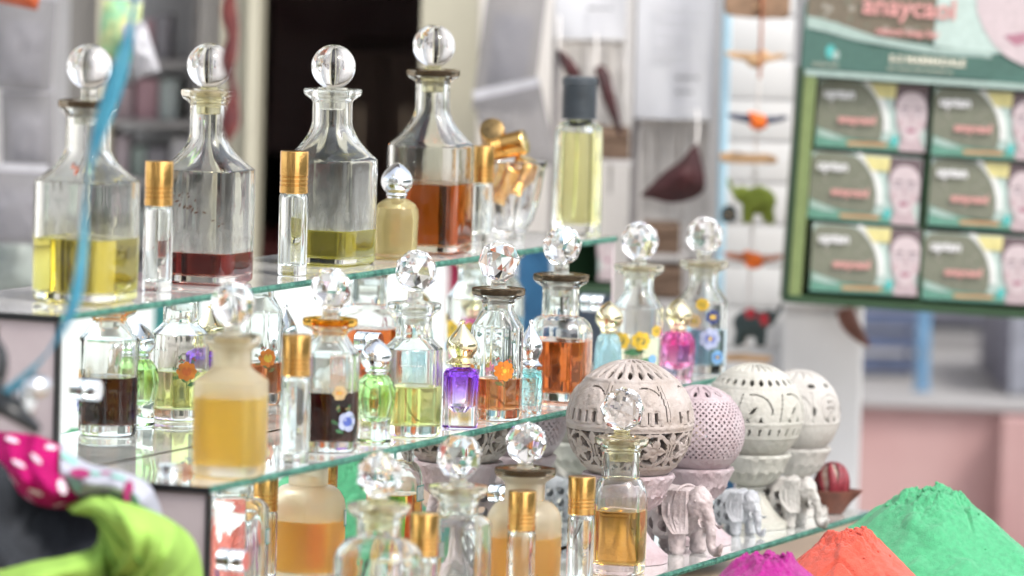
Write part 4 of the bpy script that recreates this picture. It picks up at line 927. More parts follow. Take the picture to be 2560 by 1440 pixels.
# ------------------------------------------------------------------ near left: sun hats, blue strap, red string
pbr('cloth_lime', (0.27, 0.45, 0.095), 0.85, 0, var=0.06, scale=40, bump=0.3, bscale=900, spec=0.1)
pbr('cloth_charcoal', (0.040, 0.044, 0.052), 0.85, 0, var=0.1, scale=60, bump=0.3, bscale=900, spec=0.1)
pbr('cloth_white', (0.36, 0.37, 0.43), 0.85, 0, var=0.04, scale=60, bump=0.3, bscale=900, spec=0.1)
pbr('cloth_pink', (0.33, 0.006, 0.1), 0.85, 0, var=0.08, scale=60, bump=0.3, bscale=900, spec=0.1)
pbr('cloth_dot', (0.6, 0.48, 0.56), 0.85, 0); pbr('cloth_rose', (0.3, 0.015, 0.11), 0.85, 0); pbr('cloth_leaf', (0.2, 0.42, 0.36), 0.85, 0)
pbr('crate_wood', (0.30, 0.20, 0.12), 0.8, 0, scale=12)
DOFF = 0.12
def sheet(name, rows, mat, parent, nu=28, nv=40, th=0.0016, wave=0.0, seed=0.0, creases=()):
    """cloth through rows of (u, v, depth) guide points; each becomes a real point in space"""
    g_ = [catmull(r_, nv) for r_ in rows]
    cols = [catmull([g_[i][j] for i in range(len(g_))], nu) for j in range(nv + 1)]
    V = []
    for j in range(nv + 1):
        for i in range(nu + 1):
            u, v, d = cols[j][i]; d += wave * noise.noise(Vector((u * 0.012 + seed, v * 0.012, seed))); d += wave * 0.9 * (abs(noise.noise(Vector(((u * 0.9 + v * 0.45) * 0.022 + seed * 2, (v - u * .4) * 0.006, seed)))) - 0.25)
            for (b0, b1, am, wd_) in creases: d -= am * max(0.0, 1 - abs(j / nv - b0 - b1 * i / nu) / wd_)
            cols[j][i] = (u, v, d + DOFF); V.append(P(u, v, d + DOFF))
    F = [(j * (nu + 1) + i, j * (nu + 1) + i + 1, (j + 1) * (nu + 1) + i + 1, (j + 1) * (nu + 1) + i) for j in range(nv) for i in range(nu)]
    base = parent.matrix_world.inverted() if parent else Matrix()
    V = [base @ q for q in V]
    o = mesh_obj(name, V, F, mat, parent, 80.0)
    md = o.modifiers.new('thickness', 'SOLIDIFY'); md.thickness = th; md.offset = 0
    return o, cols
def placed(name, label, cat, pos, group=None):
    t = thing(name, label, cat, pos, 0, group); bpy.context.view_layer.update(); return t
def patch(name, o, cols, spots, mat, r, parent, nu=28, nv=40, stretch=1.0):
    """round printed motifs lying 0.9 mm off the cloth at grid places (j, i)"""
    base = parent.matrix_world.inverted()
    for (fj, fi, rr_) in spots:
        j = int(fj * nv); i = int(fi * nu); j = min(max(j, 1), nv - 1); i = min(max(i, 1), nu - 1)
        c = P(*cols[j][i]); a = (P(*cols[j + 1][i]) - P(*cols[j - 1][i])).normalized(); b_ = (P(*cols[j][i + 1]) - P(*cols[j][i - 1])).normalized()
        n_ = a.cross(b_).normalized(); n_ = -n_ if n_.dot(FWD) > 0 else n_; b_ = n_.cross(a)
        V = [base @ (c + n_ * 0.0016)] + [base @ (c + n_ * 0.0013 + (a * math.cos(q * math.pi / 6) + b_ * math.sin(q * math.pi / 6)) * rr_ * r) for q in range(12)]
        mesh_obj(name, V, [(0, 1 + q, 1 + (q + 1) % 12) for q in range(12)], mat, parent, None)
DH = 2.90
crate = thing('wooden_crate', 'plain wooden crate under the sun hats', 'crate', P(150, 1480, DH) - Vector((0, 0, P(150, 1480, DH).z - GROUND_Z)))
cz = P(150, 1480, DH).z - GROUND_Z
for q in range(6):
    z0 = cz * q / 6
    box('plank', (-0.16, -0.13, z0 + 0.004), (-0.145, 0.11, z0 + cz / 6 - 0.004), 'crate_wood', crate); box('plank', (0.05, -0.13, z0 + 0.004), (0.065, 0.11, z0 + cz / 6 - 0.004), 'crate_wood', crate)
    box('plank', (-0.144, -0.13, z0 + 0.004), (0.049, -0.115, z0 + cz / 6 - 0.004), 'crate_wood', crate)
box('crate_lid', (-0.16, -0.13, cz - 0.003), (0.065, 0.11, cz), 'crate_wood', crate)
hat = placed('sun_hat', 'dark charcoal sun hat with pink polka dot and white rose patterned brim', 'hat', P(130, 1470, DH))
sheet('crown_lining', [[(-60, 1110, 2.93), (40, 1150, 2.95), (150, 1215, 2.95), (260, 1250, 2.92)], [(-70, 1180, 2.90), (40, 1215, 2.96), (150, 1262, 2.97), (262, 1285, 2.93)], [(-70, 1300, 2.89), (40, 1320, 2.965), (150, 1335, 2.97), (255, 1335, 2.93)], [(-70, 1420, 2.88), (40, 1425, 2.93), (150, 1420, 2.94), (240, 1395, 2.91)]], 'cloth_charcoal', hat, wave=0.01)
o, c_ = sheet('pink_brim', [[(-40, 1076, 2.90), (30, 1084, 2.88), (100, 1094, 2.87), (165, 1125, 2.87)], [(-40, 1120, 2.87), (20, 1140, 2.85), (85, 1160, 2.84), (160, 1185, 2.85)], [(10, 1150, 2.86), (40, 1195, 2.84), (110, 1225, 2.83), (190, 1238, 2.85)], [(18, 1165, 2.90), (55, 1235, 2.885), (120, 1265, 2.88), (205, 1268, 2.89)]], 'cloth_pink', hat, wave=0.008, seed=2, creases=((0.30, 0.25, 0.008, 0.10), (0.62, 0.15, 0.008, 0.10)))
patch('polka_dot', o, c_, [(.12, .25, 1), (.35, .15, 1), (.45, .45, 1.1), (.68, .30, 1), (.80, .12, .9), (.30, .72, 1), (.58, .74, 1.1), (.85, .60, 1.1), (.78, .88, .9), (.15, .60, .8), (.48, .92, .9)], 'cloth_dot', 0.0040, hat)
o, c_ = sheet('rose_brim', [[(150, 1110, 2.875), (215, 1160, 2.87), (300, 1180, 2.86), (372, 1215, 2.88), (408, 1300, 2.91)], [(150, 1170, 2.845), (215, 1200, 2.835), (290, 1215, 2.83), (350, 1255, 2.85), (392, 1330, 2.90)], [(155, 1225, 2.85), (215, 1240, 2.85), (270, 1250, 2.86), (320, 1280, 2.87), (350, 1345, 2.90)]], 'cloth_white', hat, wave=0.008, seed=5, creases=((0.50, 0.12, 0.006, 0.10), (0.80, -0.10, 0.008, 0.09)))
patch('rose_print', o, c_, [(.20, .45, 1), (.62, .5, 1.1), (.40, .25, .6)], 'cloth_rose', 0.0056, hat)
patch('leaf_print', o, c_, [(.10, .25, 1.1), (.15, .70, 1.2), (.30, .35, 1), (.52, .30, .9), (.72, .62, 1.2), (.55, .72, .9)], 'cloth_leaf', 0.0050, hat)
hat2 = placed('sun_hat', 'lime green cloth sun hat in the near left corner', 'hat', P(330, 1500, DH))
o, c_ = sheet('lime_crown', [[(165, 1268, 2.86), (240, 1240, 2.84), (330, 1262, 2.84), (420, 1300, 2.86), (480, 1350, 2.89), (505, 1440, 2.92), (500, 1560, 2.93)], [(180, 1280, 2.84), (245, 1265, 2.82), (325, 1310, 2.81), (395, 1350, 2.82), (440, 1400, 2.85), (455, 1470, 2.88), (455, 1560, 2.89)], [(215, 1285, 2.845), (252, 1300, 2.825), (300, 1360, 2.815), (345, 1410, 2.82), (370, 1460, 2.84), (380, 1510, 2.86), (380, 1570, 2.87)], [(238, 1290, 2.87), (252, 1330, 2.85), (262, 1390, 2.84), (275, 1440, 2.845), (290, 1490, 2.85), (300, 1530, 2.86), (300, 1580, 2.87)]], 'cloth_lime', hat2, wave=0.005, seed=9, creases=((0.20, 0.34, 0.009, 0.045), (0.36, 0.30, 0.007, 0.035), (0.52, 0.20, 0.008, 0.040), (0.70, 0.12, 0.006, 0.035)))
def seam(o_, cols, i, j0, j1, mat, parent):
    b_ = parent.matrix_world.inverted(); pts = [b_ @ (P(*cols[j][i]) - FWD * 0.0022) for j in range(j0, j1, 3)]
    tube('seam', pts, 0.0011, mat, parent, n=6, steps=30)
pbr('cloth_lime_dark', (0.09, 0.20, 0.025), 0.9, 0)
for i_s in (18, 24): seam(o, c_, i_s, 3, 40, 'cloth_lime_dark', hat2)
sheet('lime_brim', [[(252, 1300, 2.86), (240, 1365, 2.85), (170, 1392, 2.83), (80, 1408, 2.83), (-40, 1440, 2.84)], [(262, 1350, 2.845), (245, 1410, 2.83), (170, 1430, 2.81), (80, 1450, 2.81), (-40, 1480, 2.82)], [(275, 1440, 2.85), (250, 1480, 2.84), (170, 1500, 2.83), (80, 1520, 2.83), (-40, 1540, 2.84)]], 'cloth_lime', hat2, wave=0.005, seed=4)
pbr('strap_blue', (0.03, 0.22, 0.34), 0.45, 0, color2=(0.09, 0.34, 0.44), scale=50, trans=0.25)
cord = tube('blue_strap', [P(345, -60, 2.78), P(322, 90, 2.78), P(285, 220, 2.785), P(238, 360, 2.79), P(215, 500, 2.79), P(206, 640, 2.795), P(180, 770, 2.795), P(120, 880, 2.80), P(30, 970, 2.80), P(-40, 1020, 2.80)], [0.0062, 0.0058, 0.0045, 0.0042, 0.0028, 0.0024, 0.0036, 0.0034, 0.0028, 0.002], 'strap_blue', None, n=10, steps=60, flat=0.22, twist=9.0)
tag(cord, 'blurred turquoise plastic strap hanging diagonally at far left', 'strap')
pbr('string_red', (0.045, 0.003, 0.006), 0.6, 0, color2=(0.11, 0.018, 0.014), scale=70)
cord = tube('red_string', [P(585, -60, 2.80), P(572, 20, 2.80), P(582, 90, 2.80), P(570, 160, 2.80), P(584, 230, 2.80), P(574, 310, 2.80), P(570, 360, 2.80)], [0.0058, 0.0066, 0.0030, 0.0066, 0.0042, 0.0050, 0.0006], 'string_red', None, n=8, steps=40, flat=0.4, twist=6.0)
tag(cord, 'twisted dark red string hanging before the second ball stopper', 'string')
cl = placed('strap_clip', 'black strap clip with a shiny steel knob at left edge', 'clip', P(60, 1010, 2.80))
base = cl.matrix_world.inverted()
tube('clip_arm', [base @ P(-60, 950, 2.81), base @ P(0, 1005, 2.80), base @ P(40, 1030, 2.795), base @ P(95, 1075, 2.80)], [0.012, 0.010, 0.008, 0.004], 'tape_black', cl, n=12, steps=16, flat=0.6)
tube('clip_arm', [base @ P(-40, 830, 2.83), base @ P(-8, 890, 2.825), base @ P(-10, 960, 2.82)], [0.006, 0.007, 0.005], 'tape_black', cl, n=12, steps=12, flat=0.6)
k_ = sphere('knob', 0.0075, 'chrome', cl, base @ P(92, 965, 2.795), (1.1, 1, .8)); sphere('knob_stem', 0.0075, 'chrome', cl, base @ P(66, 1000, 2.80), (0.7, 0.7, 1.3))

# ------------------------------------------------------------------ shop front behind the stand
RZ = math.atan2(-FWD.x, FWD.y)                   # local x = right in view, y = away, z = up
RZ = math.atan2(-0.9225, 0.3858)
def bframe(name, label, cat, u, v, d, group=None, tilt=0.0, yaw=0.0):
    t = thing(name, label, cat, P(u, v, d), RZ + R(yaw), group)
    if tilt: t.rotation_euler = (Matrix.Rotation(RZ + R(yaw), 3, 'Z') @ Matrix.Rotation(R(tilt), 3, 'Y')).to_euler()
    return t, d / FPX
pbr('wall_mauve', (0.74, 0.72, 0.71), 0.85, 0, color2=(0.64, 0.62, 0.61), scale=3, bump=0.2, bscale=60)
pbr('wall_beige', (0.36, 0.33, 0.29), 0.85, 0, color2=(0.28, 0.25, 0.22), scale=4)
pbr('frame_cream', (0.42, 0.4, 0.315), 0.5, 0, var=0.04, scale=10)
pbr('frame_grey', (0.30, 0.28, 0.26), 0.5, 0, var=0.06, scale=10)
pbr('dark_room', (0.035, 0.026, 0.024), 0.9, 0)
pbr('dark_red', (0.10, 0.02, 0.02), 0.8, 0)
pbr('white_paint', (0.64, 0.64, 0.64), 0.6, 0, var=0.04, scale=8)
pbr('roof_tin', (0.28, 0.28, 0.30), 0.5, 0.6)
D0 = 4.45; k = D0 / FPX
shop, _ = bframe('shop_front', 'shaded shop front with cream door frames and dark doorway', 'building', 1100, 720, D0)
zg = GROUND_Z - shop.location.z; zt = 2.35 - shop.location.z
def X(u): return (u - 1100) * k
def wall(nm, u0, u1, y0, y1, mat, z0=None, z1=None): return box(nm, (X(u0), y0, zg + 0.002 if z0 is None else z0), (X(u1), y1, zt if z1 is None else z1), mat, shop)
wall('door_frame', 538, 606, 0.0, 0.10, 'frame_cream'); wall('door_frame', 608, 636, -0.02, 0.10, 'frame_cream')
wall('door_frame', 478, 536, 0.03, 0.10, 'frame_grey')
wall('door_frame', 1036, 1178, 0.0, 0.12, 'frame_cream')
wall('wall_panel', 1180, 2148, 0.10, 0.20, 'wall_mauve')
wall('wall_panel', -7000, 130, 0.42, 0.50, 'wall_mauve')
wall('wall_panel', 132, 476, 0.36, 0.42, 'white_paint'); wall('room_side', 470, 477, 0.11, 0.355, 'wall_beige')
wall('mullion', 136, 214, 0.10, 0.16, 'frame_grey'); wall('mullion', 216, 248, 0.06, 0.12, 'frame_cream')
wall('corner_post', 2090, 2150, -0.06, 0.09, 'white_paint')
wall('lintel', -7000, 2148, 0.0, 0.30, 'wall_beige', z0=0.62 - shop.location.z + 0.55, z1=zt - 0.001)
# dark room behind the doorway
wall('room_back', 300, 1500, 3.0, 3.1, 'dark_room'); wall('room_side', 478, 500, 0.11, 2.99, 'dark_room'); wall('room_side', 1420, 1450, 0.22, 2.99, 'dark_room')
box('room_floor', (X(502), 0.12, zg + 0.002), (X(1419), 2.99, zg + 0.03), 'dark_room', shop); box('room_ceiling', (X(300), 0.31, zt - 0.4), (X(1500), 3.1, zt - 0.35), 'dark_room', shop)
# unseen roof added and widened to keep sun off the shop front
box('shading_canopy', (X(-7000), -0.55, zt + 0.002), (X(2900), 3.2, zt + 0.06), 'roof_tin', shop)
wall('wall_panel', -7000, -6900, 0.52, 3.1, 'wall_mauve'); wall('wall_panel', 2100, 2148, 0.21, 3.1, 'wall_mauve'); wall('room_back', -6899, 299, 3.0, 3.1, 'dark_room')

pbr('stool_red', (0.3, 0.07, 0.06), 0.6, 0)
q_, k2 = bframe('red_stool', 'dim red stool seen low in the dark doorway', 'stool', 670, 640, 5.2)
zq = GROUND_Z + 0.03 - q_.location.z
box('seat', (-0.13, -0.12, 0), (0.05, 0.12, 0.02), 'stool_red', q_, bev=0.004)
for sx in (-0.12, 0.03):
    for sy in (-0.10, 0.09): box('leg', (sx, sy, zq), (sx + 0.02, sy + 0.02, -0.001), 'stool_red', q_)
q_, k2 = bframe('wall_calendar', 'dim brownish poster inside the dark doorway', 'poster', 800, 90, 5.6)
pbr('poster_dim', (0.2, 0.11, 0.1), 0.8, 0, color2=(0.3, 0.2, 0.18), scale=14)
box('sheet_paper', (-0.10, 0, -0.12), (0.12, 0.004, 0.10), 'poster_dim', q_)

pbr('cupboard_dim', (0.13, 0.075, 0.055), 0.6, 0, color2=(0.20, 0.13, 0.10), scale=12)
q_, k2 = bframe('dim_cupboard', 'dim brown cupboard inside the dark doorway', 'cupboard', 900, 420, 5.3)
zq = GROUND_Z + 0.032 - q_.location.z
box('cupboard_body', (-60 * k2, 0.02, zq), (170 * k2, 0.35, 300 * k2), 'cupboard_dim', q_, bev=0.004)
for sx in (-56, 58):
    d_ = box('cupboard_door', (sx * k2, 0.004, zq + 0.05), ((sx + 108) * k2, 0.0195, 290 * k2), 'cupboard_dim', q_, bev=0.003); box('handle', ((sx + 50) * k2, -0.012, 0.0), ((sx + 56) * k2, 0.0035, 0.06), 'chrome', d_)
# goods on shelves left of the door
pbr('shelf_board', (0.52, 0.5, 0.49), 0.6, 0)
rack, k2 = bframe('goods_shelf', 'tall grey goods shelf behind the left decanters', 'shelf', 330, 300, 4.66)
zr = GROUND_Z - rack.location.z
for sx in (-60, 148): box('upright', (sx * k2, 0, zr + .002), ((sx + 9) * k2, 0.12, 0.35), 'shelf_board', rack)
rows_v = [150, 300, 445, 600, 760, 930]
for v_ in rows_v:
    z_ = (300 - v_) * k2; box('shelf_board', (-51 * k2, 0.0, z_ - 0.006), (147 * k2, 0.12, z_), 'shelf_board', rack)
cols_ = [((0.46, 0.36, 0.38), 'dusky pink'), ((0.28, 0.34, 0.31), 'dull green'), ((0.60, 0.58, 0.60), 'pale grey'), ((0.25, 0.24, 0.26), 'dark grey'), ((0.42, 0.26, 0.29), 'wine red'), ((0.40, 0.45, 0.44), 'grey green'), ((0.52, 0.45, 0.48), 'mauve')]
for nm, c_ in enumerate(cols_): pbr('carton_%d' % nm, c_[0], 0.7, 0, color2=tuple(min(1, x * 1.7 + .03) for x in c_[0]), scale=25)
ordw = ['top', 'second', 'third', 'fourth', 'fifth', 'lowest']; rnd = random.Random(11); seen = set()
for ri, v_ in enumerate(rows_v):
    z_ = rack.location.z + (300 - v_) * k2; u_ = -48
    while u_ < 120:
        wd = rnd.choice((38, 46, 56)); hh = rnd.uniform(70, 118) * k2; ci = rnd.randrange(7)
        while (ri, ci) in seen: ci = (ci + 1) % 7
        seen.add((ri, ci))
        if u_ + wd > 145: break
        o = box('carton', (0, 0.012, 0), (wd * k2 * 0.96, 0.09, hh), 'carton_%d' % ci, None, bev=0.001)
        o.matrix_world = Matrix.Translation(rack.location + Matrix.Rotation(RZ, 3, 'Z') @ Vector((u_ * k2, 0, z_ - rack.location.z + 0.0005))) @ Matrix.Rotation(RZ, 4, 'Z')
        tag(o, '%s carton on the %s board of the grey goods shelf' % (cols_[ci][1], ordw[ri]), 'carton', 'cartons on the goods shelf')
        u_ += wd + rnd.choice((2, 4, 8))

# hanging plastic packets, far left
glass('plastic_film', (0.93, 0.93, 0.95), 0.25, 1.1, milk=0.55, milkcol=(0.43, 0.42, 0.43))
pbr('packet_white', (0.42, 0.42, 0.45), 0.5, 0, var=0.08, scale=60)
pbr('packet_orange', (0.45, 0.09, 0.03), 0.5, 0)
pbr('packet_green', (0.16, 0.42, 0.24), 0.5, 0, color2=(0.55, 0.50, 0.22), scale=60)
pbr('packet_teal', (0.30, 0.34, 0.32), 0.5, 0)
def packet(label, u, v, d, wpx, hpx, mat, inner=None, tilt=0.0, name='plastic_packet'):
    t, k = bframe(name, label, 'packet', u, v, d, tilt=tilt)
    V = []; F = []; nx, nz = 12, 16
    for s in (-1, 1):
        for j in range(nz + 1):
            for i in range(nx + 1):
                a, b_ = i / nx, j / nz
                th = 0.012 * (math.sin(math.pi * a) * math.sin(math.pi * b_)) ** 0.6 * (1 + 0.35 * noise.noise(Vector((a * 5 + u, b_ * 6, s))))
                V.append(((a - .5) * wpx * k, s * (th + 0.0004), (b_ - .5) * hpx * k))
    m_ = (nx + 1) * (nz + 1)
    for s in range(2):
        for j in range(nz):
            for i in range(nx):
                a = s * m_ + j * (nx + 1) + i; f = (a, a + 1, a + nx + 2, a + nx + 1); F.append(f if s == 0 else tuple(reversed(f)))
    mesh_obj('wrapper', V, F, mat, t, 70.0)
    if inner: box('contents', (-0.32 * wpx * k, -0.003, -0.40 * hpx * k), (0.32 * wpx * k, 0.003, 0.25 * hpx * k), inner, t, bev=0.001)
    box('header_card', (-0.5 * wpx * k, -0.0015, 0.5 * hpx * k), (0.5 * wpx * k, 0.0015, 0.62 * hpx * k), 'packet_white', t)
    return t
packet('large cloudy plastic packet hanging at upper left edge', 60, 110, 4.22, 150, 230, 'plastic_film', 'packet_white', tilt=3)
packet('grey plastic packet hanging below the upper left packet', 70, 330, 4.24, 130, 190, 'plastic_film', 'packet_white', tilt=-2)
packet('pale plastic packet hanging low behind the leftmost decanter', 40, 520, 4.22, 150, 180, 'plastic_film', 'packet_white', tilt=1)
packet('green and yellow printed packet hanging beside the cream mullion', 300, 75, 4.28, 100, 150, 'packet_green', None, tilt=4)
packet('grey green wrapped packet low at the left edge of frame', 30, 660, 4.26, 120, 140, 'packet_teal', None, tilt=-8)
packet('small white packet hanging behind the turquoise strap', 355, 130, 4.26, 60, 120, 'packet_white', None, tilt=-18)
packet('orange packet cut by the top left corner of frame', 45, -15, 4.15, 110, 60, 'packet_orange', None, tilt=10)

# papers pinned on the wall
pbr('paper_white', (0.5, 0.505, 0.53), 0.7, 0, var=0.03, scale=20)
pbr('ink_grey', (0.22, 0.21, 0.23), 0.7, 0); pbr('ink_pale', (0.56, 0.56, 0.60), 0.7, 0)
def paper(label, u0, v0, u1, v1, d, lines):
    t, k = bframe('pinned_paper', label, 'paper', (u0 + u1) / 2, (v0 + v1) / 2, d, 'white papers pinned on the wall')
    hw, hh = (u1 - u0) / 2 * k, (v1 - v0) / 2 * k
    V = []; F = []; n_ = 12
    for s in (0, 0.0006):
        for j in range(n_ + 1):
            for i in range(n_ + 1): a, b_ = i / n_ * 2 - 1, j / n_ * 2 - 1; V.append((a * hw, s + 0.004 * math.sin(a * 2 + b_) * (1 - b_) * .5, b_ * hh))
    m_ = (n_ + 1) ** 2
    for s in range(2):
        for j in range(n_):
            for i in range(n_):
                a = s * m_ + j * (n_ + 1) + i; f = (a, a + 1, a + n_ + 2, a + n_ + 1); F.append(f if not s else tuple(reversed(f)))
    mesh_obj('sheet_paper', V, F, 'paper_white', t, 60.0)
    for (x, v, wd, h, mt_) in lines:
        xx = (x - (u0 + u1) / 2) * k; zz = ((v0 + v1) / 2 - v) * k; rnd = random.Random(int(v)); c = 0
        while c < wd:
            l = rnd.uniform(8, 22); box('printed_word', (xx + c * k, -0.0068, zz - h * k / 2), (xx + min(c + l, wd) * k, -0.0062, zz + h * k / 2), mt_, t); c += l + 5
    return t
paper('short white paper pinned at top above the ridged cap', 1387, -70, 1566, 97, 4.36, [(1470, 20, 60, 6, 'ink_grey'), (1470, 48, 70, 4, 'ink_pale'), (1470, 72, 60, 4, 'ink_pale')])
paper('long white printed list pinned left of the light blue pole', 1590, -80, 1788, 298, 4.36, [(1640, 15, 130, 6, 'ink_pale'), (1640, 45, 110, 6, 'ink_pale'), (1640, 75, 120, 6, 'ink_pale'), (1640, 105, 110, 6, 'ink_pale'), (1640, 135, 120, 6, 'ink_pale'), (1685, 165, 70, 6, 'ink_pale'), (1690, 193, 58, 8, 'ink_grey'), (1690, 229, 45, 8, 'ink_grey'), (1690, 260, 60, 5, 'ink_pale')])
# hanging fringes of string below the papers
pbr('string_pale', (0.74, 0.71, 0.68), 0.9, 0, var=0.1)
def fringe(label, u0, u1, v0, v1, d, n_):
    t, k = bframe('string_fringe', label, 'fringe', (u0 + u1) / 2, v0, d)
    tube('rod', [(-(u1 - u0) / 2 * k, 0, 0), (0, 0, 0.001), ((u1 - u0) / 2 * k, 0, 0)], 0.003, 'string_pale', t, n=8, steps=6)
    for q in range(n_):
        x = (-0.48 + 0.96 * q / (n_ - 1)) * (u1 - u0) * k; L_ = (v1 - v0) * k * random.uniform(0.85, 1.05)
        tube('strand', [(x, 0, -0.002), (x + random.uniform(-.002, .002), random.uniform(-.003, .003), -L_ * .5), (x + random.uniform(-.003, .003), 0, -L_)], random.uniform(0.0009, 0.0019), 'string_pale', t, n=6, steps=6)
    return t
fringe('pale string fringe hanging below the short pinned paper', 1392, 1562, 100, 330, 4.42, 24)
fringe('pale string fringe hanging below the long printed list', 1596, 1775, 300, 560, 4.42, 22)
# grey poles and light blue pole
pbr('pole_grey', (0.30, 0.28, 0.28), 0.5, 0); pbr('pole_blue', (0.42, 0.62, 0.74), 0.5, 0, var=0.05)
def pole(label, u, wpx, d, mat, v0=-200, v1=1500):
    t, k = bframe('wall_pole', label, 'pole', u, 720, d); r = wpx * k / 2
    o = lathe('pole_shaft', [(r, GROUND_Z - t.location.z + 0.002), (r, 0), (r, 1.2)], mat, t, n=20); lathe('pole_foot', [(r * 1.8, GROUND_Z - t.location.z + 0.001), (r * 1.8, GROUND_Z - t.location.z + 0.012), (r * 1.02, GROUND_Z - t.location.z + 0.016)], mat, t, n=20)
pole('thin grey pole between the hazy packet and short paper', 1376, 20, 4.40, 'pole_grey'); pole('thin grey pole between the two pinned papers', 1578, 20, 4.40, 'pole_grey'); pole('light blue pole right of the long printed list', 1798, 24, 4.34, 'pole_blue')
packet('tall hazy plastic sheet hanging right of the cream door post', 1275, 120, 4.36, 150, 330, 'plastic_film', 'packet_white', tilt=6)
packet('crumpled clear plastic packet above the glass bowl', 1290, 330, 4.34, 170, 200, 'plastic_film', None, tilt=-14)
# maroon dried pods hanging on the wall
pbr('pod_maroon', (0.022, 0.006, 0.007), 0.6, 0, color2=(0.06, 0.012, 0.014), scale=40, bump=0.4, bscale=200)
def pod(label, u, v, d, outline, th):
    t, k = bframe('maroon_pouch', label, 'pouch', u, v, d)
    pts = catmull([(a * k, -b_ * k) for a, b_ in outline + [outline[0]]], 48)[:-1]; V = []; F = []
    cx = sum(q[0] for q in pts) / len(pts); czz = sum(q[1] for q in pts) / len(pts); n_ = len(pts); K = 6
    for s in (-1, 1):
        for j in range(K + 1):
            f = j / K
            for (x, z) in pts: V.append((cx + (x - cx) * (1 - f * .98), s * th * math.sin(f * math.pi / 2) + 0.003 * s * noise.noise(Vector((x * 90, z * 90, f))) * f, czz + (z - czz) * (1 - f * .98)))
    m_ = n_ * (K + 1)
    for s in range(2):
        for j in range(K):
            for q in range(n_):
                a = s * m_ + j * n_ + q; b_ = s * m_ + j * n_ + (q + 1) % n_; f = (a, b_, b_ + n_, a + n_); F.append(f if s else tuple(reversed(f)))
    mesh_obj('pouch_body', V, F, 'pod_maroon', t, 60.0)
    tube('hanging_cord', [((outline[0][0]) * k, 0, -outline[0][1] * k), ((outline[0][0] + 4) * k, 0.01, (-outline[0][1] + 40) * k), ((outline[0][0] + 2) * k, 0.03, (-outline[0][1] + 80) * k)], 0.0009, 'string_pale', t, n=6, steps=8)
pod('dark maroon pointed pouch hanging above the far faceted stopper', 1690, 450, 4.30, [(48, -92), (60, -60), (72, -10), (70, 25), (40, 48), (-10, 58), (-60, 48), (-88, 42), (-70, 22), (-30, -20), (10, -50), (30, -75)], 0.016)
pod('long reddish brown pod slanting behind the ridged cap', 1515, 245, 4.32, [(-30, -75), (-12, -82), (8, -60), (20, -10), (38, 60), (44, 95), (30, 85), (8, 40), (-10, 0), (-22, -40)], 0.010)
pod('short maroon pod left of the ridged cap', 1425, 165, 4.32, [(-32, -40), (-18, -36), (10, -10), (26, 20), (20, 40), (2, 34), (-16, 10), (-28, -15)], 0.010)
# brown cartons under the pouch
pbr('card_brown', (0.17, 0.11, 0.075), 0.8, 0)
for (u, v, lb) in ((1655, 600, 'upper brown carton behind the faceted stoppers'), (1660, 705, 'lower brown carton behind the faceted stoppers'), (1530, 360, 'small brown carton behind the cologne bottle')):
    t, k = bframe('brown_carton', lb, 'carton', u, v, 4.36); box('carton_body', (-45 * k, 0, -38 * k), (45 * k, 0.06, 38 * k), 'card_brown', t, bev=0.0015); box('carton_flap', (-44 * k, -0.0022, 14 * k), (44 * k, -0.0002, 37 * k), 'card_brown', t)
ws, k = bframe('wall_shelf', 'narrow grey wall shelf carrying the brown cartons', 'shelf', 1640, 748, 4.36); box('shelf_board', (-70 * k, 0, -0.004), (75 * k, 0.07, 0.0), 'shelf_board', ws); box('shelf_board', (-70 * k, 0, 104 * k), (75 * k, 0.07, 104 * k + 0.003), 'shelf_board', ws); box('shelf_side', (-74 * k, 0, -0.004), (-70.5 * k, 0.07, 190 * k), 'shelf_board', ws)
ws, k = bframe('wall_shelf', 'tiny grey wall shelf behind the cologne bottle', 'shelf', 1530, 399, 4.36); box('shelf_board', (-52 * k, 0, -0.004), (52 * k, 0.07, 0.0), 'shelf_board', ws); box('bracket', (-4 * k, 0.05, -0.03), (4 * k, 0.07, -0.0042), 'shelf_board', ws)

# white slatted rack with a garland of stuffed animals
rk, k = bframe('white_rack', 'white painted rack of wide boards behind the animal garland', 'rack', 1890, 450, 4.36)
for q in range(13):
    z1 = (450 - (-60 + q * 104)) * k; box('board', (-88 * k, 0.0, z1 - 98 * k), (86 * k, 0.012, z1), 'white_paint', rk, bev=0.0015)
for sx in (-86, 72): box('upright', (sx * k, 0.0125, GROUND_Z - rk.location.z + .002), ((sx + 14) * k, 0.03, 0.20), 'white_paint', rk)
rp, k = bframe('white_wall_panel', 'plain white panel below the soap display', 'panel', 2050, 1000, 4.34)
box('panel_board', (-98 * k, 0, GROUND_Z - rp.location.z + 0.002), (98 * k, 0.02, 235 * k), 'white_paint', rp, bev=0.002); box('panel_cap', (-99 * k, -0.004, 235.5 * k), (99 * k, 0.024, 242 * k), 'white_paint', rp)
DG = 4.28
for nm, c_ in dict(felt_tan=(0.42, 0.27, 0.15), felt_brown=(0.22, 0.14, 0.09), felt_orange=(0.62, 0.13, 0.02), felt_navy=(0.05, 0.055, 0.09), felt_green=(0.16, 0.20, 0.03), felt_red=(0.38, 0.03, 0.04), felt_dark=(0.035, 0.05, 0.05), felt_rust=(0.35, 0.12, 0.06)).items(): pbr(nm, c_, 0.9, 0, color2=tuple(min(1, x * 1.5) for x in c_), scale=120, bump=0.3, bscale=600)
gs, k = bframe('garland_cord', 'rust and white cord of the hanging animal garland', 'cord', 1888, 450, DG)
tube('cord', [(3 * k, 0.012, 560 * k), (4 * k, 0.012, 300 * k), (0, 0.012, 0), (-6 * k, 0.012, -300 * k), (-10 * k, 0.012, -480 * k)], 0.0011, 'string_pale', gs, n=8, steps=30)
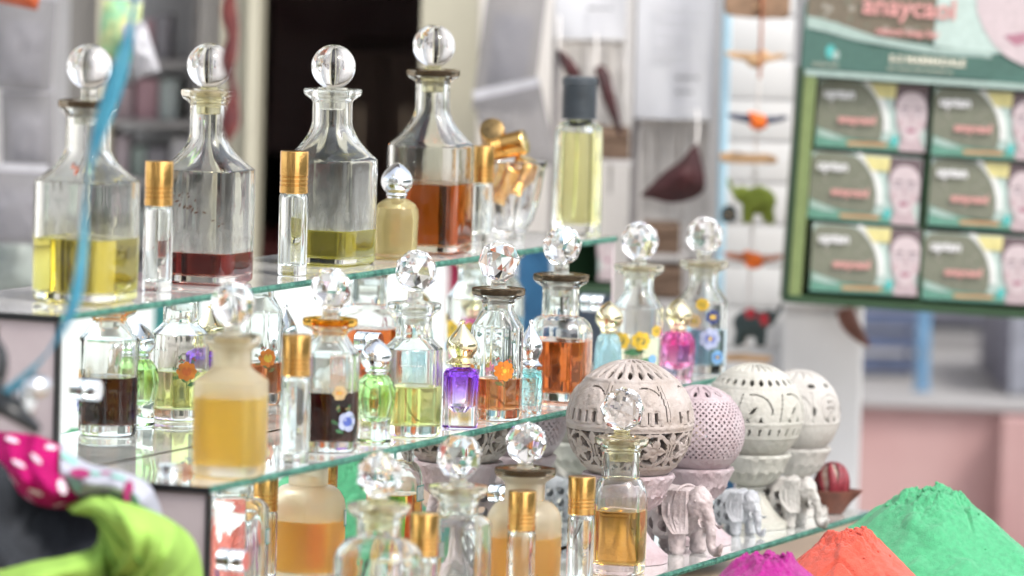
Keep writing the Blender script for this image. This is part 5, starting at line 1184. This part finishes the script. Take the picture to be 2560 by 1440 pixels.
tube('ribbon', [(3 * k, 0.004, 560 * k), (5 * k, 0.004, 400 * k), (4 * k, 0.004, 255 * k)], 0.0026, 'felt_rust', gs, n=8, steps=12, flat=0.4)
def blob_thing(name, label, cat, u, v, d, parts):
    t, k = bframe(name, label, cat, u, v, d, 'stuffed animals on the garland')
    for (nm, blobs, mat) in parts:
        fuse(nm, [((c[0] * k, c[1] * k, c[2] * k), (s[0] * k, s[1] * k, s[2] * k), r_) for c, s, r_ in blobs], mat, t, 3.2 * k)
    return t
def bird(label, u, v, body, wing, flip=1):
    blob_thing('stuffed_bird', label, 'stuffed bird', u, v, DG, [
        ('body', [((0, 0, 0), (26, 16, 21), (0, 0, 0)), ((flip * 18, 0, 14), (13, 11, 12), (0, 0, 0)), ((flip * 32, 0, 12), (7, 3, 3), (0, 0, 0)), ((-flip * 26, 0, 4), (16, 8, 7), (0, flip * 15, 0))], body),
        ('wing', [((-48, -6, 10), (34, 4, 10), (0, 12, 0)), ((-28, -6, 8), (20, 5, 12), (0, 8, 0))], wing), ('wing', [((46, -6, 8), (32, 4, 9), (0, -14, 0)), ((28, -6, 6), (18, 5, 11), (0, -8, 0))], wing)])
bird('tan stuffed bird near the top of the garland', 1890, 150, 'felt_tan', 'felt_tan'); bird('orange stuffed bird with dark navy wings on the garland', 1896, 305, 'felt_orange', 'felt_navy', -1); bird('orange stuffed bird with rust wings low on the garland', 1885, 652, 'felt_orange', 'felt_rust', -1)
def toy_elephant(label, u, v, mat, mat2, flip):
    f = flip
    blob_thing('stuffed_elephant', label, 'stuffed elephant', u, v, DG, [
        ('body', [((8 * f, 0, 4), (46, 26, 36), (0, 0, 0)), ((-34 * f, 0, 18), (22, 18, 22), (0, 0, 0))] + chain([(-48 * f, 0, 20), (-60 * f, 0, 34), (-68 * f, 0, 54)], 9, 5, 8) + chain([(-22 * f, 8, -20), (-22 * f, 8, -46)], 12, 10, 4) + chain([(36 * f, -8, -20), (42 * f, -8, -46)], 12, 10, 4) + chain([(-14 * f, -10, -20), (-12 * f, -10, -44)], 11, 9, 4) + chain([(24 * f, 10, -20), (28 * f, 10, -44)], 11, 9, 4), mat),
        ('ear', [((-22 * f, -18, 16), (15, 4, 18), (0, 0, 0))], mat2), ('ear', [((-22 * f, 18, 16), (15, 4, 18), (0, 0, 0))], mat2), ('saddle', [((10 * f, 0, 24), (20, 27, 18), (0, 0, 0))], mat2)])
toy_elephant('olive green stuffed elephant with raised trunk on the garland', 1888, 505, 'felt_green', 'felt_green', 1)
toy_elephant('dark stuffed elephant with red feet lowest on the garland', 1885, 812, 'felt_dark', 'felt_red', -1)
def flat_charm(label, u, v, pts, mat):
    t, k = bframe('felt_charm', label, 'charm', u, v, DG, 'felt charms on the garland'); extrude_poly('felt_shape', [(a * k, -b_ * k) for a, b_ in pts], -0.004, 0.004, mat, t, bev=0.0015); sphere('bead', 5 * k, 'felt_tan', t, (0, -0.006, 0), seg=12)
flat_charm('flat tan felt charm between the navy winged bird and green elephant', 1872, 396, [(-76, -12), (-40, -16), (0, -6), (40, -14), (74, -4), (70, 12), (20, 12), (-20, 8), (-70, 12)], 'felt_tan')
flat_charm('flat brown felt charm at bottom of the garland', 1872, 895, [(-66, -8), (-20, -12), (20, -8), (60, -6), (56, 10), (0, 8), (-60, 10)], 'felt_tan')
flat_charm('brown fringed felt mat at top of the garland', 1890, 15, [(-80, -60), (85, -60), (85, 26), (60, 32), (40, 24), (20, 34), (0, 24), (-20, 32), (-40, 22), (-60, 28), (-80, 20)], 'felt_brown')
flat_charm('grey tasselled felt charm beside the green elephant', 1822, 535, [(-14, -20), (14, -24), (22, 10), (10, 24), (0, 12), (-10, 26), (-22, 8)], 'felt_dark')

# ------------------------------------------------------------------ soap display box on the wall
for nm, c_ in dict(soap_mint=(0.42, 0.54, 0.50), soap_olive=(0.17, 0.18, 0.13), soap_arc=(0.66, 0.68, 0.66), soap_yellow=(0.62, 0.56, 0.22), soap_skin=(0.52, 0.43, 0.45), soap_hair=(0.13, 0.09, 0.10), soap_lip=(0.38, 0.16, 0.22), soap_shade=(0.44, 0.34, 0.36), soap_blush=(0.50, 0.38, 0.40), soap_green=(0.10, 0.27, 0.20), soap_orange=(0.46, 0.24, 0.10), soap_red=(0.66, 0.30, 0.28), soap_eye=(0.38, 0.32, 0.36), soap_white=(0.74, 0.74, 0.76), soap_teal=(0.06, 0.42, 0.40), box_green=(0.020, 0.060, 0.022), box_lime=(0.17, 0.23, 0.075), card_green=(0.055, 0.135, 0.11), soap_pale=(0.32, 0.43, 0.39), bean=(0.16, 0.13, 0.09), bean_pale=(0.30, 0.28, 0.23), type_cream=(0.66, 0.64, 0.52)).items(): pbr(nm, tuple(0.92 * (0.90 * q + 0.10 * sum(c_) / 3) for q in c_), 0.55, 0, var=0.06, scale=200)
mt = MATS['soap_olive']                           # print of seeds: speckled
def art(parent, name, pts, mat, lvl, k, y=0.0):
    bm = bmesh.new(); bm.faces.new([bm.verts.new((a * k, y - 0.00025 * (lvl + 1), -b_ * k)) for a, b_ in pts])
    bmesh.ops.triangulate(bm, faces=bm.faces[:])
    o = bm_obj(name, bm, mat, parent, None)
    for pgn in o.data.polygons:
        if pgn.normal.y > 0: pgn.flip()
    return o
def ell(cx, cy, rx, ry, a0=0, a1=360, n_=28): return [(cx + rx * math.cos(R(a0 + (a1 - a0) * q / n_)), cy + ry * math.sin(R(a0 + (a1 - a0) * q / n_))) for q in range(n_ + (0 if a1 - a0 >= 360 else 1))]
def clip(pts, x0, x1, y0, y1): return [(min(max(a, x0), x1), min(max(b_, y0), y1)) for a, b_ in pts]
DD = 4.22; db, k = bframe('soap_display', 'dark green hanging soap display box with printed header', 'display box', 2300, 480, DD, tilt=2.4)
UX = lambda u: (u - 2300); VZ = lambda v: (v - 480)
W0, W1, H0, H1 = -330, 400, -292, 286
box('back_card', (W0 * k, 0.0, -H1 * k), (W1 * k, 0.004, -H0 * k), 'box_green', db)
box('side_wall', (W0 * k, -0.050, -H1 * k), ((W0 + 12) * k, -0.0003, -H0 * k), 'box_green', db); box('side_band', ((W0 + 12.3) * k, -0.052, -(H1 - 20) * k), ((W0 + 42) * k, -0.0002, -(H0 + 4) * k), 'box_lime', db)
box('side_wall', ((W1 - 12) * k, -0.050, -H1 * k), (W1 * k, -0.0003, -H0 * k), 'box_green', db)
box('bottom_wall', ((W0 + 12.2) * k, -0.052, -H1 * k), ((W1 - 12.2) * k, -0.0003, -(H1 - 19) * k), 'box_green', db)
box('top_lip', ((W0 + 12.2) * k, -0.053, -(H0 + 14) * k), ((W1 - 12.2) * k, -0.0003, -H0 * k), 'soap_pale', db)
for q in (0, 1): box('tier_shelf', ((W0 + 43) * k, -0.038, -(-100 + q * 182 + 3) * k), ((W1 - 13) * k, -0.0003, -(-100 + q * 182) * k), 'box_green', db)
box('divider', (2 * k, -0.040, -(H1 - 20) * k), (10 * k, -0.0003, -(H0 + 15) * k), 'box_green', db)
hd = extrude_poly('header_card', [(a * k, -b_ * k) for a, b_ in [(-330, -292.5), (-330, -440), (-322, -480), (-300, -520), (-250, -600), (400, -600), (400, -292.5)]], -0.0480, -0.0455, 'card_green', db)
hy = -0.0482
art(hd, 'seed_print', clip(ell(-120, -560, 260, 210), -322, 30, -600, -380), 'bean', 0, k, hy)
rnd = random.Random(3)
for q in range(46): art(hd, 'seed_print', ell(rnd.uniform(-300, 20), rnd.uniform(-560, -385), rnd.uniform(5, 10), rnd.uniform(4, 8), n_=9), rnd.choice(('bean_pale', 'bean_pale', 'soap_olive')), 1, k, hy)
art(hd, 'mint_print', [(-5, -600), (400, -600), (400, -372), (120, -362), (-5, -372)], 'soap_mint', 2, k, hy)
art(hd, 'arc_print', [(-322, -425), (-250, -412), (-150, -385), (0, -368), (140, -366), (140, -350), (0, -352), (-160, -362), (-260, -385), (-322, -395)], 'soap_pale', 3, k, hy)
art(hd, 'face_print', clip(ell(250, -560, 172, 225), 90, 400, -600, -300), 'soap_skin', 4, k, hy)
art(hd, 'lip_print', [(165, -408), (200, -415), (240, -424), (275, -418), (330, -424), (380, -408), (330, -396), (280, -388), (220, -394), (195, -385)], 'soap_lip', 5, k, hy)
art(hd, 'green_band', [(-326, -392), (-250, -378), (-150, -356), (0, -350), (120, -352), (136, -340), (142, -322), (136, -306), (120, -298), (-326, -294)], 'card_green', 6, k, hy)
art(hd, 'drop_print', ell(-258, -340, 12, 17), 'soap_teal', 7, k, hy); art(hd, 'drop_print', ell(-244, -332, 8, 12), 'soap_pale', 8, k, hy)
text('title_print', 'anaycaol', 68 * k, 'soap_red', hd, (-188 * k, hy - 0.0024, 440 * k), bold=0.0004)
text('subtitle_print', 'natural soap bar', 24 * k, 'soap_red', hd, (-150 * k, hy - 0.0024, 392 * k), bold=0.0002)
text('band_print', '5-2 MARMADALE', 25 * k, 'type_cream', hd, (-112 * k, hy - 0.0026, 325 * k), bold=0.0003)
text('band_print', 'with natural seeds and herbal oils', 12 * k, 'type_cream', hd, (-116 * k, hy - 0.0026, 306 * k))
text('band_print', 'herbal care', 14 * k, 'type_cream', hd, (-300 * k, hy - 0.0026, 303 * k))
WB, HB = 274, 168
def soap_art(c, kk):
    y = -0.0302
    art(c, 'seed_print', clip(ell(58, 112, 108, 120), 0, WB, 1, HB - 22), 'soap_olive', 0, kk, y)
    rn = random.Random(2)
    for q in range(30):
        a, r_ = rn.uniform(0, 6.28), 100 * math.sqrt(rn.random()); x, z = 58 + r_ * math.cos(a), 108 + r_ * math.sin(a)
        if 4 < x < 165 and 50 < z < 145: art(c, 'seed_print', ell(x, z, 4, 3.4, n_=7), 'bean_pale', 1, kk, y)
    art(c, 'arc_print', [(58 + 109 * math.cos(R(q)), 112 + 121 * math.sin(R(q))) for q in range(-62, 6, 6)] + [(58 + 124 * math.cos(R(q)), 112 + 132 * math.sin(R(q))) for q in range(4, -64, -6)], 'soap_arc', 2, kk, y)
    art(c, 'yellow_print', [(128, 3), (196, 3), (192, 38), (150, 38), (138, 20)], 'soap_yellow', 3, kk, y)
    art(c, 'hair_print', [(194, 1), (273, 1), (273, 110), (190, 60)], 'soap_hair', 3, kk, y)
    art(c, 'face_print', [(196, 60), (200, 38), (212, 24), (230, 19), (250, 22), (264, 34), (271, 56), (271, 92), (262, 118), (250, 134), (236, 141), (222, 136), (208, 120), (199, 96)], 'soap_skin', 4, kk, y); art(c, 'neck_print', [(214, 126), (256, 124), (262, 146), (273, 167), (198, 167), (212, 148)], 'soap_shade', 3.5, kk, y)
    art(c, 'cheek_print', ell(210, 98, 9, 12, n_=12), 'soap_blush', 5, kk, y); art(c, 'cheek_print', ell(257, 98, 8, 12, n_=12), 'soap_blush', 5, kk, y); art(c, 'nose_print', [(232, 68), (236, 68), (242, 96), (236, 100), (228, 98)], 'soap_shade', 5, kk, y)
    for x in (217, 250): art(c, 'eye_print', ell(x, 72, 8, 3.4, n_=10), 'soap_eye', 6, kk, y); art(c, 'brow_print', [(x - 11, 61), (x, 56), (x + 11, 60), (x + 10, 63), (x, 59.5), (x - 11, 64)], 'soap_hair', 6, kk, y)
    art(c, 'lip_print', [(221, 113), (229, 109), (235, 111), (241, 109), (249, 113), (242, 119), (235, 121), (228, 119)], 'soap_lip', 6, kk, y)
    art(c, 'green_print', [(1, 118), (30, 128), (80, 142), (120, 148), (200, 146), (210, 167), (1, 167)], 'soap_green', 7, kk, y)
    art(c, 'pale_print', [(3, 122), (35, 130), (78, 146), (40, 146), (4, 138)], 'soap_pale', 8, kk, y)
    art(c, 'orange_print', [(78, 150), (176, 148), (178, 158), (80, 160)], 'soap_orange', 8, kk, y); art(c, 'teal_print', ell(196, 142, 10, 14, n_=12), 'soap_teal', 8, kk, y)
    text('brand_print', 'uptan', 34 * kk, 'soap_white', c, (14 * kk, y - 0.0026, -44 * kk), bold=0.0003)
    text('title_print', 'anaycaol', 27 * kk, 'soap_red', c, (54 * kk, y - 0.0028, -104 * kk), bold=0.0003)
proto = None; mats_ = Matrix.Rotation(RZ, 4, 'Z') @ Matrix.Rotation(R(2.4), 4, 'Y')
pos_words = {(0, 0): 'top left', (0, 1): 'top right', (1, 0): 'middle left', (1, 1): 'middle right', (2, 0): 'bottom left', (2, 1): 'bottom right'}
for r_ in range(3):
    for c_ in range(2):
        lx = (-276 + c_ * 290) * k; lz = -(-276 + r_ * 182 + (6 if r_ == 0 else 0)) * k
        jr = random.Random(r_ * 7 + c_ * 3 + 1); mw = Matrix.Translation(P(2300, 480, DD)) @ mats_ @ Matrix.Translation((lx + jr.uniform(-5, 4) * k, -0.010 + jr.uniform(-.002, .002), lz + jr.uniform(-3, 1) * k)) @ Matrix.Rotation(R(jr.uniform(-1.0, 1.0)), 4, 'Y') @ Matrix.Rotation(R(jr.uniform(-2.5, 2.5)), 4, 'Z')
        if proto is None:
            s_ = thing('soap_carton', 'x', 'soap box'); bpy.context.view_layer.update()
            box('carton_body', (0, -0.030, -HB * k), (WB * k, 0.008, 0), 'soap_mint', s_, bev=0.0008); soap_art(s_, k); proto = s_
        else:
            s_ = proto.copy(); col.objects.link(s_)
            for ch_ in proto.children:
                q = ch_.copy(); col.objects.link(q); q.parent = s_
        s_.matrix_world = mw; tag(s_, '%s printed soap carton in the green display box' % pos_words[(r_, c_)], 'soap box', 'soap cartons in the display')

# ------------------------------------------------------------------ far right: neighbouring plinth and things on it
pbr('plinth_red', (0.27, 0.145, 0.145), 0.8, 0, color2=(0.36, 0.235, 0.23), scale=5); pbr('plinth_stone', (0.25, 0.245, 0.245), 0.8, 0, color2=(0.19, 0.185, 0.19), scale=6)
pbr('bench_blue', (0.065, 0.085, 0.15), 0.5, 0); pbr('post_blue', (0.1, 0.21, 0.34), 0.4, 0); pbr('slat_grey', (0.19, 0.2, 0.235), 0.6, 0); pbr('wall_slate', (0.13, 0.13, 0.165), 0.8, 0)
DP = 5.1
pl_, k = bframe('stone_plinth', 'red faced plinth with grey stone top beyond the stall', 'plinth', 2400, 1000, DP, yaw=-6)
zg_ = GROUND_Z - pl_.location.z + 0.002
box('red_face', (-330 * k, 0, zg_), (500 * k, 0.02, -22 * k), 'plinth_red', pl_); box('stone_top', (-340 * k, -0.012, -21.5 * k), (510 * k, 0.55, -12 * k), 'plinth_stone', pl_); box('plinth_core', (-328 * k, 0.0205, zg_), (498 * k, 0.54, -22 * k), 'plinth_stone', pl_)
box('red_pilaster', (110 * k, -0.05, zg_), (240 * k, -0.0005, -30 * k), 'plinth_red', pl_)
bl_, k = bframe('slate_wall', 'grey slate wall behind the plinth', 'wall', 2400, 850, DP + 0.62); box('wall_face', (-700 * k, 0, GROUND_Z - bl_.location.z + .002), (900 * k, 0.1, 1.6), 'slat_grey', bl_); box('wall_band', (-700 * k, -0.02, -40 * k), (900 * k, -0.001, 25 * k), 'plinth_stone', bl_); box('wall_band', (-700 * k, -0.02, 55 * k), (900 * k, -0.001, 95 * k), 'wall_slate', bl_)
bn_, k = bframe('blue_bench', 'dark blue bench blurred below the soap display', 'bench', 2230, 880, DP + 0.25)
zb_ = (-104) * k + 0.0
for (z0, z1) in ((60, 100), (5, 45), (-50, -14)): box('slat', (-110 * k, 0, z0 * k), (60 * k, 0.03, z1 * k), 'bench_blue', bn_)
for sx in (-100, 44): box('leg', (sx * k, 0.031, -106 * k), ((sx + 10) * k, 0.05, 100 * k), 'bench_blue', bn_)
bp_, k = bframe('blue_post', 'bright blue post beside the dark blue bench', 'post', 2307, 880, DP + 0.12); lathe('post_shaft', [(17 * k, -92 * k), (17 * k, 0), (17 * k, 0.5)], 'post_blue', bp_, n=24); lathe('post_base', [(24 * k, -96 * k), (24 * k, -92.5 * k), (18 * k, -90 * k)], 'post_blue', bp_, n=24)
cr_, k = bframe('slate_cabinet', 'slate grey cabinet at right edge of frame', 'cabinet', 2590, 900, DP + 0.1); box('cabinet_body', (-75 * k, 0, -96 * k), (150 * k, 0.3, 160 * k), 'wall_slate', cr_, bev=0.004); box('cabinet_door', (-65 * k, -0.006, -85 * k), (140 * k, -0.0005, 150 * k), 'slat_grey', cr_)
hg_, k = bframe('hanging_horn', 'brown horn hanging from the lower edge of soap display', 'ornament', 2140, 824, 4.31)
tube('horn', [(-30 * k, 0, 52 * k), (-18 * k, 0, 20 * k), (4 * k, 0, -10 * k), (34 * k, 0, -42 * k)], [22 * k, 24 * k, 18 * k, 5 * k], 'horn_brown', hg_, n=14, steps=18); tube('hanging_cord', [(-30 * k, 0, 54 * k), (-30 * k, 0.01, 70 * k), (-26 * k, 0.03, 90 * k)], 0.001, 'string_pale', hg_, n=6, steps=6)

# ------------------------------------------------------------------ side table whose goods show in the mirrors
def mirror_pt(u, v, ym, s):
    a = plane_pt(u, v, 1, ym); d = (a - CAM).normalized(); d.y = -d.y; return a + d * s, d
def mirror_box(name, label, cat, u, v, ym, s, wpx, hpx, mat, dep=0.05):
    c, d = mirror_pt(u, v, ym, s); kk = ((c - plane_pt(u, v, 1, ym)).length + (plane_pt(u, v, 1, ym) - CAM).length) / FPX
    t = thing(name, label, cat, c, math.atan2(-d.x, d.y) + math.pi)
    zb = -(c.z - (TABLE_Z + 0.0)) 
    box('carton_body', (-wpx * kk / 2, 0, zb + 0.001), (wpx * kk / 2, dep, hpx * kk / 2), mat, t, bev=0.001); box('carton_lid', (-wpx * kk / 2 - 0.001, -0.001, hpx * kk / 2 + 0.0002), (wpx * kk / 2 + 0.001, dep + 0.001, hpx * kk / 2 + 0.008), mat, t, bev=0.0008)
    return t
pbr('card_teal', (0.05, 0.30, 0.29), 0.5, 0); pbr('card_blue', (0.04, 0.16, 0.33), 0.5, 0); pbr('card_crimson', (0.36, 0.02, 0.07), 0.5, 0); pbr('card_slate', (0.07, 0.09, 0.12), 0.5, 0, color2=(0.14, 0.16, 0.20), scale=20)
t2 = thing('side_table', 'wooden side table beyond the stall, seen in the stepped mirrors', 'table', (1.75, -0.42, GROUND_Z))
box('table_top', (-0.7, -0.25, TABLE_Z - 0.03 - GROUND_Z), (0.7, 0.32, TABLE_Z - GROUND_Z), 'table_wood', t2, bev=0.003)
for sx in (-0.65, 0.62):
    for sy in (-0.22, 0.28): box('leg', (sx, sy, 0), (sx + 0.04, sy + 0.03, TABLE_Z - 0.031 - GROUND_Z), 'table_wood', t2)
mirror_box('teal_carton', 'teal carton mirrored beside the leftmost decanters', 'carton', 440, 800, 0.099, 1.25, 110, 150, 'card_teal')
mirror_box('blue_carton', 'blue carton mirrored under the far end of top shelf', 'carton', 1335, 690, 0.099, 0.95, 90, 150, 'card_blue')
mirror_box('crimson_carton', 'crimson carton mirrored under the top shelf', 'carton', 1150, 690, 0.099, 1.05, 60, 60, 'card_crimson')
mirror_box('slate_carton', 'slate grey carton mirrored under the right end of top shelf', 'carton', 1500, 700, 0.099, 0.95, 190, 170, 'card_slate')

# ------------------------------------------------------------------ sunlit house across the street (mirrored and bouncing light)
pbr('limewash', (0.33, 0.35, 0.31), 0.9, 0, color2=(0.24, 0.26, 0.23), scale=2, bump=0.2, bscale=30); pbr('door_teal', (0.06, 0.25, 0.27), 0.5, 0); pbr('pane_dark', (0.03, 0.035, 0.04), 0.08, 0)
hs_ = thing('street_house', 'whitewashed house across the street, seen only in the mirrors', 'house', (6.0, -17.0, GROUND_Z))
box('house_wall', (-14, -4, 0.0), (16, 0, 4.6), 'limewash', hs_); rf = box('roof', (-14.3, -4.3, 4.602), (16.3, 0.4, 4.8), 'plinth_stone', hs_)
for x in (-10, -6, -2, 6, 10, 14):
    wn = box('window', (x - 0.55, 0.002, 1.4), (x + 0.55, 0.06, 2.6), 'frame_cream', hs_); box('pane', (x - 0.45, 0.0605, 1.5), (x - 0.03, 0.066, 2.5), 'pane_dark', wn); box('pane', (x + 0.03, 0.0605, 1.5), (x + 0.45, 0.066, 2.5), 'pane_dark', wn)
dr = box('door', (1.5, 0.002, 0.0), (2.5, 0.06, 2.1), 'door_teal', hs_); box('handle', (2.35, 0.0605, 1.0), (2.4, 0.09, 1.12), 'chrome', dr)
pbr('ochre_plaster', (0.52, 0.49, 0.45), 0.9, 0, color2=(0.4, 0.37, 0.34), scale=2, bump=0.2, bscale=30); pbr('shutter_brown', (0.07, 0.04, 0.025), 0.6, 0)
ln_ = thing('added_house', 'pale lane house behind the photographer, seen only in reflections', 'house', (-8.5, 0.0, GROUND_Z))  # unseen house, added and lightened to steer what the glass reflects
box('house_wall', (-3, -5.0, 0.0), (0, 8, 5.2), 'ochre_plaster', ln_); box('roof', (-3.3, -5.3, 5.202), (0.4, 8.3, 5.4), 'plinth_stone', ln_)
for y in (-4.0, -1.5, 3.5, 6.0):
    wn = box('window', (0.002, y - 0.5, 1.3), (0.05, y + 0.5, 2.7), 'frame_cream', ln_); box('shutter', (0.0505, y - 0.42, 1.38), (0.07, y - 0.02, 2.62), 'shutter_brown', wn); box('shutter', (0.0505, y + 0.02, 1.38), (0.07, y + 0.42, 2.62), 'shutter_brown', wn)
dr = box('door', (0.002, 0.5, 0.0), (0.05, 1.6, 2.1), 'shutter_brown', ln_); box('handle', (0.0505, 1.45, 1.0), (0.08, 1.5, 1.12), 'chrome', dr)
for o in list(bpy.data.objects):
    for q in ('_w', '_ch', '_tb'):
        if q in o: del o[q]
